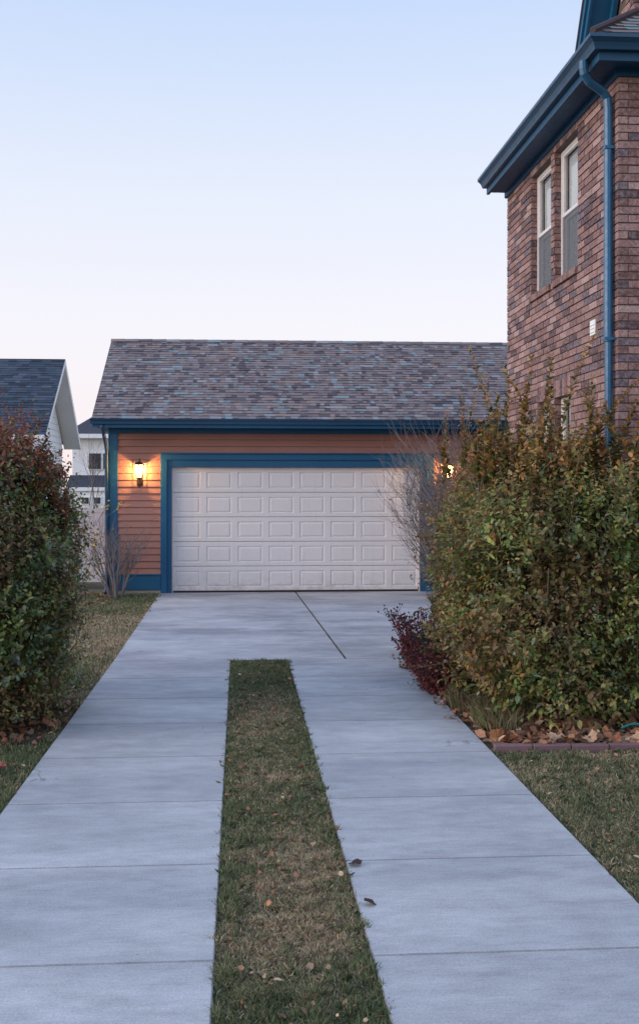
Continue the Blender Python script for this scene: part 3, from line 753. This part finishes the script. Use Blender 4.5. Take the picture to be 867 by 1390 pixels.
# ------------------------------------------------------------------ shrubs
GRN = np.array([[.055,.095,.030],[.085,.125,.030],[.145,.16,.040],[.19,.165,.05],[.12,.145,.125],[.24,.165,.075],[.045,.068,.034]])
def palette(r, n, pal, w):
    w = np.array(w, float); w /= w.sum(); i = r.choice(len(pal), n, p=w)
    return pal[i]*(.7+.6*r.random(n))[:, None]
RED = np.array([[.34,.10,.055],[.27,.075,.055],[.40,.19,.08],[.20,.08,.05]])
ORG = np.array([[.50,.26,.085],[.40,.19,.07],[.28,.17,.055],[.36,.26,.08]])
def shoots(r, P, D, L, step, llen, lwid, jitter=.35, openang=.9):
    """leaves in pairs along straight-ish shoots, returns leaf arrays and the shoot index"""
    n = np.maximum((L/step).astype(int), 2); idx = np.repeat(np.arange(len(P)), n)
    k = np.concatenate([np.arange(a) for a in n]); t = (k+r.random(len(k))*.5)/n[idx]
    D = unit(D); bend = r.normal(0, .22, P.shape)
    pos = P[idx]+D[idx]*(L[idx]*t)[:, None]+bend[idx]*(L[idx]*t*t)[:, None]
    a = unit(np.cross(D, r.normal(0, 1, D.shape)))[idx]; b = np.cross(D[idx], a)
    ph = k*2.4+r.normal(0, .5, len(k))
    side = a*np.cos(ph)[:, None]+b*np.sin(ph)[:, None]
    ld = unit(side*openang+D[idx]*.65+r.normal(0, jitter, side.shape)+np.array([0, 0, -.12]))
    nn = unit(np.array([0, 0, .7])+D[idx]*.5-side*.3+r.normal(0, .45, side.shape))
    sz = (1-.45*t)*(.7+.6*r.random(len(k)))
    return pos, ld, nn, llen*sz, lwid*sz, idx, t
def shrub(name, c, rad, n, label, seed, leaf=.048, tops=0, topcol=RED, toph=.5, pw=3.0, w=(4,4,3,2,1.5,1,3), lower=0., redfrom=.8, group=None, shellmin=.5, topspread=.9, cat='shrub', lump=.13, okf=None, spires=(), brown=0., bright=1.15, gaps=-.20):
    r = np.random.default_rng(seed); c = np.array(c, float); rad = np.array(rad, float)
    d = unit(r.normal(0, 1, (n, 3))); q = np.abs(d)
    k = 1/((q**pw).sum(1))**(1/pw)
    lumps = np.array([noise.noise(Vector(v*2.3+seed)) for v in d])*lump*2+np.array([noise.noise(Vector(v*6+seed)) for v in d])*lump
    f = (1-(1-shellmin)*r.random(n)**1.7)*(1+lumps)
    P = c+d*(k*f)[:, None]*rad
    P = P[P[:, 2] > .07]
    gp = np.array([noise.noise(Vector(p*2.1+seed*3)) for p in P]); sh_ = ((np.abs((P-c)/rad)**pw).sum(1))**(1/pw); P = P[~((gp < gaps) & (sh_ > .80) & (P[:, 2] < c[2]+.35*rad[2]))]
    if okf is not None: P = P[okf(P)]
    out = unit((P-c)/rad**2)
    D = out*.55+np.array([0, 0, .55])+r.normal(0, .38, P.shape)
    L = .16+.16*r.random(len(P))
    pos, ld, nn, ll, lw, idx, t = shoots(r, P, D, L, .027, leaf, leaf*.56)
    col = palette(r, len(pos), GRN, w)
    # clump tone: whole shoots run olive, dark or brownish
    tone = palette(r, len(P), GRN, w)[idx]; col = col*.5+tone*.5
    cn = np.array([noise.noise(Vector(p*2.6+seed)) for p in P])[idx]; cb = np.array([noise.noise(Vector(p*1.7-seed)) for p in P])[idx]
    col = col*bright*(1+.8*np.clip(cn, -.6, .7))[:, None]
    bm = (r.random(len(pos)) < np.clip((cb-.02)*2.4+brown, 0, .75)); bc = palette(r, len(pos), np.array([[.24,.15,.075],[.20,.16,.07],[.30,.21,.10],[.16,.10,.06]]), [1, 1, 1, 1]); col = np.where(bm[:, None], bc, col)
    hz = (pos[:, 2]-c[2])/rad[2]
    pr = np.clip((hz-redfrom)*2.2, 0, .85)*1.0
    isr = r.random(len(pos)) < pr; rc = palette(r, len(pos), topcol, [1]*len(topcol)); col = np.where(isr[:, None], rc, col)
    edge_ = np.clip((c[0]-.3*rad[0]-pos[:, 0])/rad[0], 0, 1)*(1 if c[0] > 0 else 0); ie = r.random(len(pos)) < edge_*.55; ec = palette(r, len(pos), topcol*.85, [1]*len(topcol)); col = np.where(ie[:, None], ec, col)
    big = .75+.55*(np.array([noise.noise(Vector(p*4+9)) for p in P])[idx]+.5); ll = ll*big; lw = lw*big
    LF = [pos, ld, nn, ll, lw, col]
    stems = MB(); rs = random.Random(seed)
    if tops:
        a = r.random(tops)*2*np.pi; rr_ = np.sqrt(r.random(tops))*topspread
        zz = c[2]+rad[2]*(1-np.clip(rr_, 0, 1)**pw)**(1/pw)*.92
        TP = np.stack([c[0]+np.cos(a)*rr_*rad[0], c[1]+np.sin(a)*rr_*rad[1], zz], 1)
        TD = np.stack([np.cos(a)*.35*rr_, np.sin(a)*.35*rr_, np.ones(tops)], 1)+r.normal(0, .16, (tops, 3)); TL = toph*(.35+.75*r.random(tops))
        if okf is not None: kk = okf(TP); TP, TD, TL = TP[kk], TD[kk], TL[kk]
        p2, d2, n2, l2, w2, i2, t2 = shoots(r, TP, TD, TL, .019, leaf*.95, leaf*.45, .25, .75)
        cc = palette(r, len(p2), topcol, [1]*len(topcol)); gg = palette(r, len(p2), GRN, w)
        m = r.random(len(p2)) < (.35+.5*t2); cc = np.where(m[:, None], cc, gg)
        LF = [np.concatenate([x, y]) for x, y in zip(LF, [p2, d2, n2, l2, w2, cc])]
        for p, dd, l in zip(TP, unit(TD), TL): stems.tube([p-dd*.5, p, p+dd*l*.9], [.006, .004, .0015], 4)
    for (sx_, sy_, z0_, z1_) in spires:
        m_ = 3; base = np.array([sx_, sy_, z0_])+r.normal(0, .05, (m_, 3)); top = np.array([sx_, sy_, z1_])+np.stack([r.normal(0, .08, m_), r.normal(0, .08, m_), -np.abs(r.normal(0, .14, m_))], 1); top[0] = (sx_+r.normal(0, .03), sy_, z1_)
        dd_ = top-base; ll_ = np.linalg.norm(dd_, axis=1)
        p2, d2, n2, l2, w2, i2, t2 = shoots(r, base, dd_, ll_, .0075, leaf*1.45, leaf*.7, .22, .7)
        cc = palette(r, len(p2), topcol, [1]*len(topcol)); gg = palette(r, len(p2), GRN, w); m2 = r.random(len(p2)) < (.3+.5*t2); cc = np.where(m2[:, None], cc, gg)
        LF = [np.concatenate([x, y]) for x, y in zip(LF, [p2, d2, n2, l2, w2, cc])]
        for a_, b_ in zip(base, top): stems.tube([Vector(a_)-Vector((0, 0, .3)), Vector(a_), Vector(b_)], [.005, .004, .0015], 4)
    root = thing(name, (c[0], c[1], 0), label, cat, group)
    leaves_mesh('foliage', *LF[:5], LF[5], M['leaf'], root)
    for i in range(26):   # main stems
        a = rs.uniform(0, 6.28); m = rs.uniform(.1, .9)
        b = Vector((c[0]+math.cos(a)*.25*rad[0], c[1]+math.sin(a)*.25*rad[1], -.04)); e = Vector((c[0]+math.cos(a)*m*rad[0], c[1]+math.sin(a)*m*rad[1], c[2]+rad[2]*.75*rs.random()))
        mid = b.lerp(e, .5)+Vector((rs.uniform(-.1, .1), rs.uniform(-.1, .1), .12)); stems.tube([b, mid, e], [.016, .011, .004], 5)
    sub = rs.sample(range(len(P)), min(170, len(P))); out_ = out
    for i in sub:
        p = Vector(P[i]); dd = Vector(unit(D[i][None])[0]); stems.tube([p-dd*.25+Vector((rs.uniform(-.05, .05),)*3), p, p+dd*.34], [.0055, .004, .0018], 4)
    stems.build('stems', M['bark_dark'], root)
    return root
def okh(P): return (P[:, 0] < HX-.06) | (P[:, 1] < HY-.08)
shrub('leafy_shrub', (-2.98, 10.05, .98), (1.33, 1.20, 1.42), 18500, 'dense dark green hedge shrub with red tips left of the drive', 51, leaf=.058, tops=170, toph=.45, w=(4,3.4,2.2,1.4,2,.8,3.4), redfrom=.64, pw=4.6, brown=.06, bright=1.8, gaps=-.42, shellmin=.62, lump=.09, cat='hedge',
      spires=[(-2.9, 9.7, 2.0, 2.55), (-2.55, 9.9, 2.1, 2.6), (-2.25, 9.8, 2.1, 2.66), (-1.95, 9.9, 2.0, 2.58), (-1.68, 10.0, 1.8, 2.36), (-1.75, 9.7, 1.9, 2.45), (-2.7, 9.4, 2.1, 2.58), (-3.2, 9.6, 2.1, 2.62), (-1.55, 9.9, 1.55, 2.1), (-2.1, 9.5, 2.1, 2.5)])
shrub('leafy_shrub', (2.90, 10.0, 1.06), (.98, 1.15, 1.20), 9300, 'tall green shrub with orange upright shoots, nearest the drive on the right', 52, leaf=.059, tops=60, topcol=ORG, toph=.36, w=(3,4.5,4,3.6,1.6,1.5,1.6), redfrom=.70, pw=3.4, brown=.02, bright=1.8, okf=lambda P: okh(P) & (P[:, 0] > 1.80+.13*np.clip(P[:, 2]-.6, 0, 3)), lump=.16,
      spires=[(2.80, 9.8, 2.1, 3.20), (3.14, 9.75, 2.1, 3.06), (2.32, 9.8, 2.0, 2.90), (2.52, 9.9, 2.1, 2.98), (3.34, 9.7, 2.0, 2.92), (2.12, 9.9, 2.0, 2.68), (2.66, 9.6, 2.1, 2.82), (3.45, 9.5, 2.0, 2.70), (2.96, 9.6, 2.0, 2.66)])
shrub('leafy_shrub', (4.25, 9.42, 1.22), (.85, .50, 1.16), 4600, 'olive green shrub against the brick front wall at the right edge', 53, leaf=.052, tops=26, topcol=ORG, toph=.5, w=(1.5,2.5,4,4,1,3,1.5), redfrom=.6, pw=2.8, brown=.08, bright=1.5, okf=lambda P: okh(P) & ~((P[:, 2] < .75) & (P[:, 0] < 4.2)),
      spires=[(3.75, 9.4, 2.2, 2.8), (4.2, 9.4, 2.3, 2.95)])
shrub('leafy_shrub', (3.05, 12.25, 1.1), (.62, 1.15, 1.24), 4800, 'orange tinted shrub behind the tall green one, beside the brick wall', 54, leaf=.046, tops=60, topcol=ORG, toph=.45, w=(2,3,3,3,1,3,1.5), redfrom=.1, pw=3, brown=.2, bright=1.3, okf=okh,
      spires=[(2.45, 11.8, 2.2, 2.95), (2.7, 12.0, 2.3, 3.1), (2.3, 12.2, 2.1, 2.8)])

def bare(name, base, label, seed, nstem, height, spread, mat, leafn=0, leafcol=ORG, r0=.011, sub=7, cat='shrub', lean=(0, 0), ls=.03, fine=5):
    rs = random.Random(seed); b0 = Vector(base); s = MB(); tips = []
    def grow(p, d, L, rad, lvl):
        pts = [p]; rads = [rad]; q = p.copy(); dd = d.copy(); seg = 5 if lvl < 2 else 3
        for k in range(seg):
            dd = (dd+Vector((rs.gauss(0, .10), rs.gauss(0, .10), rs.gauss(.05, .07)))).normalized()
            q = q+dd*(L/seg); pts.append(q.copy()); rads.append(rad*(1-.8*(k+1)/seg)+.0009)
        s.tube(pts, rads, 5 if lvl == 0 else 3, cap=False)
        if lvl < 2:
            nn = sub if lvl == 0 else fine
            for j in range(nn):
                t = rs.uniform(.25, 1)*(seg-.01); i = int(t); pp = pts[i].lerp(pts[i+1], t-i)
                nd = (dd*.8+Vector((rs.gauss(0, .45), rs.gauss(0, .45), rs.gauss(.15, .25)))).normalized()
                grow(pp, nd, L*rs.uniform(.28, .5), rads[i]*.55, lvl+1)
        else: tips.extend(pts[1:])
    for i in range(nstem):
        a = rs.uniform(0, 6.283); m = rs.random()**.6*spread
        d = Vector((math.cos(a)*m+lean[0], math.sin(a)*m+lean[1], 1)).normalized()
        grow(b0+Vector((math.cos(a)*.12*m*2, math.sin(a)*.12*m*2, -.04)), d, height*rs.uniform(.7, 1.05), r0*rs.uniform(.7, 1.2), 0)
    root = thing(name, base, label, cat); s.build('branches', mat, root)
    if leafn:
        r = np.random.default_rng(seed); T = np.array([tuple(t) for t in tips]); P = T[r.choice(len(T), leafn)]+r.normal(0, .02, (leafn, 3))
        col = palette(r, leafn, leafcol, [1]*len(leafcol)); sz = ls*(.6+.8*r.random(leafn))
        leaves_mesh('leaves', P, r.normal(0, 1, (leafn, 3))+np.array([0, 0, -.3]), r.normal(0, 1, (leafn, 3)), sz, sz*.5, col, M['dryleaf'], root)
    return root
BRW = np.array([[.10,.075,.05],[.13,.085,.05],[.07,.055,.04]])
bare('bare_shrub', (3.04, 14.6, 0), 'dense grey leafless twiggy shrub in front of the right garage lantern', 61, 72, 2.35, .33, M['bark'], 1900, BRW, sub=9, fine=6, lean=(-.02, 0), ls=.028, r0=.014)
bare('bare_shrub', (-2.30, 21.0, 0), 'sparse grey leafless shrub at the left corner of the garage', 66, 20, 1.3, .5, M['bark'], 420, BRW, sub=6, fine=4, r0=.019, ls=.025)
bare('sparse_shrub', (-2.75, 17.6, 0), 'thin shrub with a few yellow orange leaves beside the left hedge', 63, 16, 1.45, .3, M['bark'], 420, ORG*1.15, sub=5, fine=4, ls=.06, r0=.008)
bare('sparse_shrub', (4.50, 21.0, 0), 'rust leaved shrub right next to the right garage lantern', 65, 26, 2.3, .24, M['bark'], 2300, ORG, sub=7, fine=4, ls=.07, r0=.012)
bare('sapling', (-4.15, 31, 0), 'thin leafless sapling in front of the far pale house', 64, 3, 3.0, .12, M['bark'], 0, sub=8, fine=4, r0=.022, cat='tree')

# low plants by the right edge of the drive
def seedplant(base, n, h, spread, label, seed, lean=(0, 0)):
    r = random.Random(seed); s = MB(); hd = MB(); b = Vector(base); Ps = []
    for i in range(n):
        a = r.uniform(0, 6.28); m = math.sqrt(r.random())*spread
        d = Vector((math.cos(a)*m+lean[0], math.sin(a)*m+lean[1], 1)); hh = h*r.uniform(.35, 1.05)
        p0 = b+Vector((math.cos(a)*m*.35, math.sin(a)*m*.6, -.02)); p1 = p0+d*hh*.5+Vector((0, 0, .02)); p2 = p0+d*hh
        s.tube([p0, p1, p2], [.003, .0025, .002], 4, cap=False)
        for q in range(r.randint(2, 4)):
            w = Vector((r.gauss(0, .03), r.gauss(0, .03), r.uniform(0, .04))); z = p2+w
            s.tube([p2-d*.05, z], .0015, 3, cap=False)
            k = r.uniform(.007, .013); hd.tube([z-Vector((0, 0, k)), z-Vector((0, 0, k*.2)), z+Vector((0, 0, k*.5)), z+Vector((0, 0, k))], [k*.4, k, k*.8, k*.2], 6)
        for q in range(16):
            Ps.append(p0.lerp(p2, r.uniform(.05, .95)))
    root = thing('seedhead_plant', base, label, 'plant')
    s.build('stalks', M['maroon_stem'], root); stuff(hd.build('seed_heads', M['maroon'], root))
    g_ = np.random.default_rng(seed); P = np.array([tuple(p) for p in Ps]); k = len(P)
    RB = np.array([[.24,.05,.055],[.30,.075,.07],[.16,.04,.045],[.34,.15,.10]])
    leaves_mesh('leaves', P, g_.normal(0, 1, (k, 3)), g_.normal(0, 1, (k, 3)), .04*(.6+.8*g_.random(k)), .024*(.6+.8*g_.random(k)), palette(g_, k, RB, [3, 2, 3, 1]), M['dryleaf'], root)
M['maroon'] = mat_paint('maroon_seed_head', (.055, .02, .025), .9, .3); M['maroon_stem'] = mat_paint('maroon_stem', (.14, .045, .05), .8, .3)
seedplant((2.12, 12.2, 0), 190, .66, .50, 'taller burgundy plant with dark seed heads overhanging the concrete drive', 71, (-.06, 0))
seedplant((2.08, 10.9, 0), 190, .50, .62, 'lower burgundy plant between the seed heads and the dry grass', 72, (-.08, 0))
def tuft(name, base, n, h, spread, label, seed, cols, cat='grass'):
    r = np.random.default_rng(seed); a = r.random(n)*6.283; m = np.sqrt(r.random(n))*spread
    B_ = np.array(base)+np.stack([np.cos(a)*m*.5, np.sin(a)*m, np.full(n, -.02)], 1)
    d = (np.stack([np.cos(a), np.sin(a), np.zeros(n)], 1)*.35+r.normal(0, .45, (n, 3))*np.array([1, 1, .2]))*(.3+.6*r.random(n))[:, None]; d = np.clip(d, -.55, .55); H = h*(.4+.7*r.random(n)); w = .0035
    a2 = r.random(n)*6.283; sd = np.stack([np.cos(a2), np.sin(a2), np.zeros(n)], 1)*w; up = np.array([0, 0, 1.])
    m1 = B_+up*(H*.55)[:, None]+d*(H*.3)[:, None]; tp = B_+up*(H*.8)[:, None]+d*(H*.95)[:, None]
    V = np.stack([B_-sd, B_+sd, m1+sd*.8, tp, m1-sd*.8], 1); F = np.arange(n)[:, None]*5+np.arange(5)[None]
    o = np_mesh(name, V.reshape(-1, 3), F, np.repeat(palette(r, n, cols, [1]*len(cols)), 5, 0), M['grass'], loc=base)
    return tag(o, label, cat)
DRY = np.array([[.38,.29,.18],[.26,.18,.11],[.12,.15,.055],[.17,.17,.08]])
tuft('grass_tuft', (2.16, 9.2, 0), 800, .27, .38, 'dry grass tuft at the drive edge under the tall green shrub', 81, DRY)
tuft('grass_tuft', (2.14, 10.1, 0), 700, .26, .40, 'brownish grass tuft beside the lower burgundy plant', 82, DRY)
JUN = np.array([[.035,.085,.05],[.05,.11,.06]])
tuft('juniper', (2.05, 11.6, .25), 900, .34, .16, 'small dark green needled plant among the burgundy stems', 83, JUN, 'plant')
tuft('juniper', (3.2, 17.2, 0), 1400, .5, .25, 'low dark green plant at the right end of the garage door', 84, JUN, 'plant')

# ------------------------------------------------------------------ edging, litter, hose
s = MB(); x = 1.955; r8 = random.Random(8)
while x < 7.5:
    w = .30; s.box(x, x+w-.006, 8.36+r8.uniform(-.006, .006), 8.43, -.05, .038+r8.uniform(-.005, .005)); x += w
tag(s.build('edging', M['paver'], bevel=.008, loc=(4, 8.4, 0)), 'purple brick edging strip between the right lawn and the leaf covered bed', 'edging')
LIT = np.array([[.44,.21,.11],[.34,.15,.08],[.55,.37,.24],[.22,.11,.065],[.27,.17,.11]])
def litter(name, n, xs, ysr, z, size, label, seed, keep=None, hump=.04):
    r = np.random.default_rng(seed); x = xs[0]+(xs[1]-xs[0])*r.random(n); y = ysr[0]+(ysr[1]-ysr[0])*r.random(n)
    if keep is not None: k = keep(x, y); x, y = x[k], y[k]
    n = len(x); P = np.stack([x, y, z+hump*r.random(n)], 1)
    d = r.normal(0, 1, (n, 3)); d[:, 2] *= .35; nn = np.array([0, 0, 1.])+r.normal(0, .5, (n, 3))
    sz = size*(.45+.9*r.random(n)**1.5)
    o = leaves_mesh(name, P, d, nn, sz, sz*.75, palette(r, n, LIT, [2, 3, 1.5, 3, 3]), M['dryleaf'], loc=(float(x.mean()), float(y.mean()), 0), fold=.5, droop=-.2)
    return tag(stuff(o), label, 'leaf litter')
litter('leaf_litter', 3000, (1.97, 6.5), (8.43, 9.6), 0, .085, 'brown and tan fallen leaves under the shrubs behind the brick edging', 91)
litter('leaf_litter', 900, (1.80, 2.5), (9.3, 13.2), 0, .05, 'small fallen leaves along the right drive edge under the burgundy plants', 92, keep=lambda x, y: x > 1.84+.05*np.sin(y*9))
litter('leaf_litter', 1300, (-4.5, -1.5), (8.6, 10.9), -.01, .07, 'brown fallen leaves under the front of the left hedge', 93, keep=lambda x, y: (y > 8.8+(x < -1.7)*0+.15*np.sin(x*5)) & ((x < -1.55) | (np.abs(y-10) < .9)))
litter('leaf_litter', 320, (-.09, .56), (3.8, 12.9), .006, .034, 'little fallen leaves caught in the turf strip', 94, hump=.01)
litter('leaf_litter', 420, (1.98, 4.8), (4.2, 8.3), .01, .03, 'little fallen leaves on the right lawn', 95, hump=.01)
litter('leaf_litter', 60, (-2.9, -1.5), (6, 9), .01, .045, 'few fallen leaves on the grass before the left hedge', 96, hump=.01)
litter('leaf_litter', 130, (-3.3, -2.3), (19.3, 21.5), .0, .07, 'fallen leaves around the bare shrub at the garage corner', 97, hump=.03)
# larger single leaves
r9 = np.random.default_rng(99)
def single_leaf(x, y, z, size, col, label, seed, curl=.75):
    r = np.random.default_rng(seed); pts = []
    n = 5; V = [(0, 0, 0)]; rim = []
    for k in range(22):   # lobed outline
        a = math.pi*2*k/22; rad = size*(.36+.16*abs(math.cos(a*2.5)))*(1 if k % 2 else .82); rim.append((math.cos(a)*rad, math.sin(a)*rad, (.25*math.cos(a*2+seed)+r.uniform(-.1, .1))*size*curl+size*curl*.25))
    V += rim; F = [(0, 1+k, 1+(k+1) % 22) for k in range(22)]
    me = bpy.data.meshes.new('fallen_leaf'); me.from_pydata(V, [], F); me.update(); ca = me.color_attributes.new('Col', 'FLOAT_COLOR', 'POINT')
    arr = np.ones((len(V), 4), dtype=np.float32); arr[:, :3] = col; ca.data.foreach_set('color', arr.ravel())
    o = bpy.data.objects.new('fallen_leaf', me); me.materials.append(M['dryleaf']); C.objects.link(o)
    o.location = (x, y, z); o.rotation_euler = (r.uniform(-.4, .4), r.uniform(-.4, .4), r.uniform(0, 6)); return tag(o, label, 'leaf')
o = single_leaf(2.02, 8.58, .06, .16, (.42, .20, .09), 'orange brown leaf standing upright at the left end of the brick edging', 3); o.rotation_euler = (1.35, .2, .1)
for k, (x, y, z) in enumerate(((2.15, 8.55, .05), (2.28, 8.50, .055), (2.42, 8.47, .06), (2.58, 8.46, .05), (2.50, 8.55, .07), (2.75, 8.50, .05), (2.66, 8.62, .07), (2.95, 8.5, .04), (3.1, 8.47, .05), (3.3, 8.6, .05), (3.55, 8.5, .05))):
    o = single_leaf(x, y, z, .095+.04*((k*7) % 3)/2, tuple(LIT[k % 3]*1.05), 'large curled tan leaf lying along the back of the purple brick edging', 10+k); o['group'] = 'large leaves along the brick edging'; o.rotation_euler.x += .5
single_leaf(.615, 5.86, .012, .085, (.05, .035, .03), 'dark curled leaf at the right edge of the turf strip, the farther one', 31, .3)
single_leaf(.625, 5.30, .012, .075, (.07, .045, .035), 'dark curled leaf at the right edge of the turf strip, the nearer one', 32, .3)
single_leaf(-1.70, 8.0, .02, .12, (.32, .11, .08), 'reddish leaf on the grass below the left hedge', 33)
s = MB(); s.tube([(3.12, 8.86, .05), (3.2, 8.88, .075), (3.35, 8.86, .085), (3.6, 8.78, .07), (4.0, 8.85, .05), (4.6, 8.75, .04), (5.4, 8.95, .03), (6.5, 8.8, .03)], .011, 8)
tag(s.build('garden_hose', M['hose'], smooth=True, loc=(3.5, 8.8, 0)), 'teal garden hose among the fallen leaves at the right edge', 'hose')

# ------------------------------------------------------------------ light, sky, camera
sc = bpy.context.scene
w = bpy.data.worlds.new('World'); sc.world = w; w.use_nodes = True; t = w.node_tree; t.nodes.clear()
out = t.nodes.new('ShaderNodeOutputWorld'); bg = t.nodes.new('ShaderNodeBackground'); bg.inputs['Strength'].default_value = .12
SUN_EL, SUN_AZ = R(14), R(254)      # azimuth clockwise from +Y: behind the camera on the left
sky = t.nodes.new('ShaderNodeTexSky'); sky.sky_type = 'NISHITA'; sky.sun_disc = False; sky.sun_elevation = SUN_EL; sky.sun_rotation = SUN_AZ
sky.air_density = 1.0; sky.dust_density = .6; sky.ozone_density = 2.0
tc = t.nodes.new('ShaderNodeTexCoord'); sx = t.nodes.new('ShaderNodeSeparateXYZ'); t.links.new(tc.outputs['Generated'], sx.inputs[0])
# after sunset the sky is a smooth dome: pinkish low down, pale blue above
rp = ramp(t, sx.outputs[2], [(.0, (5.6, 4.7, 4.7)), (.06, (5.5, 4.95, 5.1)), (.14, (5.4, 5.2, 5.5)), (.26, (4.7, 4.95, 5.6)), (.42, (3.3, 4.1, 5.6)), (.60, (3.6, 4.7, 7.0)), (1.0, (4.4, 5.7, 8.8))])
k = mix(t, sky.outputs[0], rp.outputs[0], .9)
t.links.new(k, bg.inputs[0]); t.links.new(bg.outputs[0], out.inputs[0])
su = bpy.data.lights.new('sun', 'SUN'); su.energy = 1.3; su.angle = R(35); su.color = (1, .86, .76)
so = bpy.data.objects.new('sun', su); C.objects.link(so)
dv = Vector((math.sin(SUN_AZ)*math.cos(SUN_EL), math.cos(SUN_AZ)*math.cos(SUN_EL), math.sin(SUN_EL)))
so.rotation_euler = dv.to_track_quat('Z', 'Y').to_euler()
cam = bpy.data.cameras.new('camera'); co = bpy.data.objects.new('camera', cam); C.objects.link(co); sc.camera = co
co.location = (0, 0, 2.0); co.rotation_euler = (R(90), 0, -math.atan(108.5/1500))
cam.sensor_fit = 'HORIZONTAL'; cam.sensor_width = 36; cam.lens = 1500/867*36; cam.shift_y = -29/867; cam.clip_end = 4000
sc.view_settings.view_transform = 'Standard'; sc.view_settings.look = 'None'; sc.view_settings.exposure = .62; sc.view_settings.gamma = 1
sc.view_settings.use_curve_mapping = False
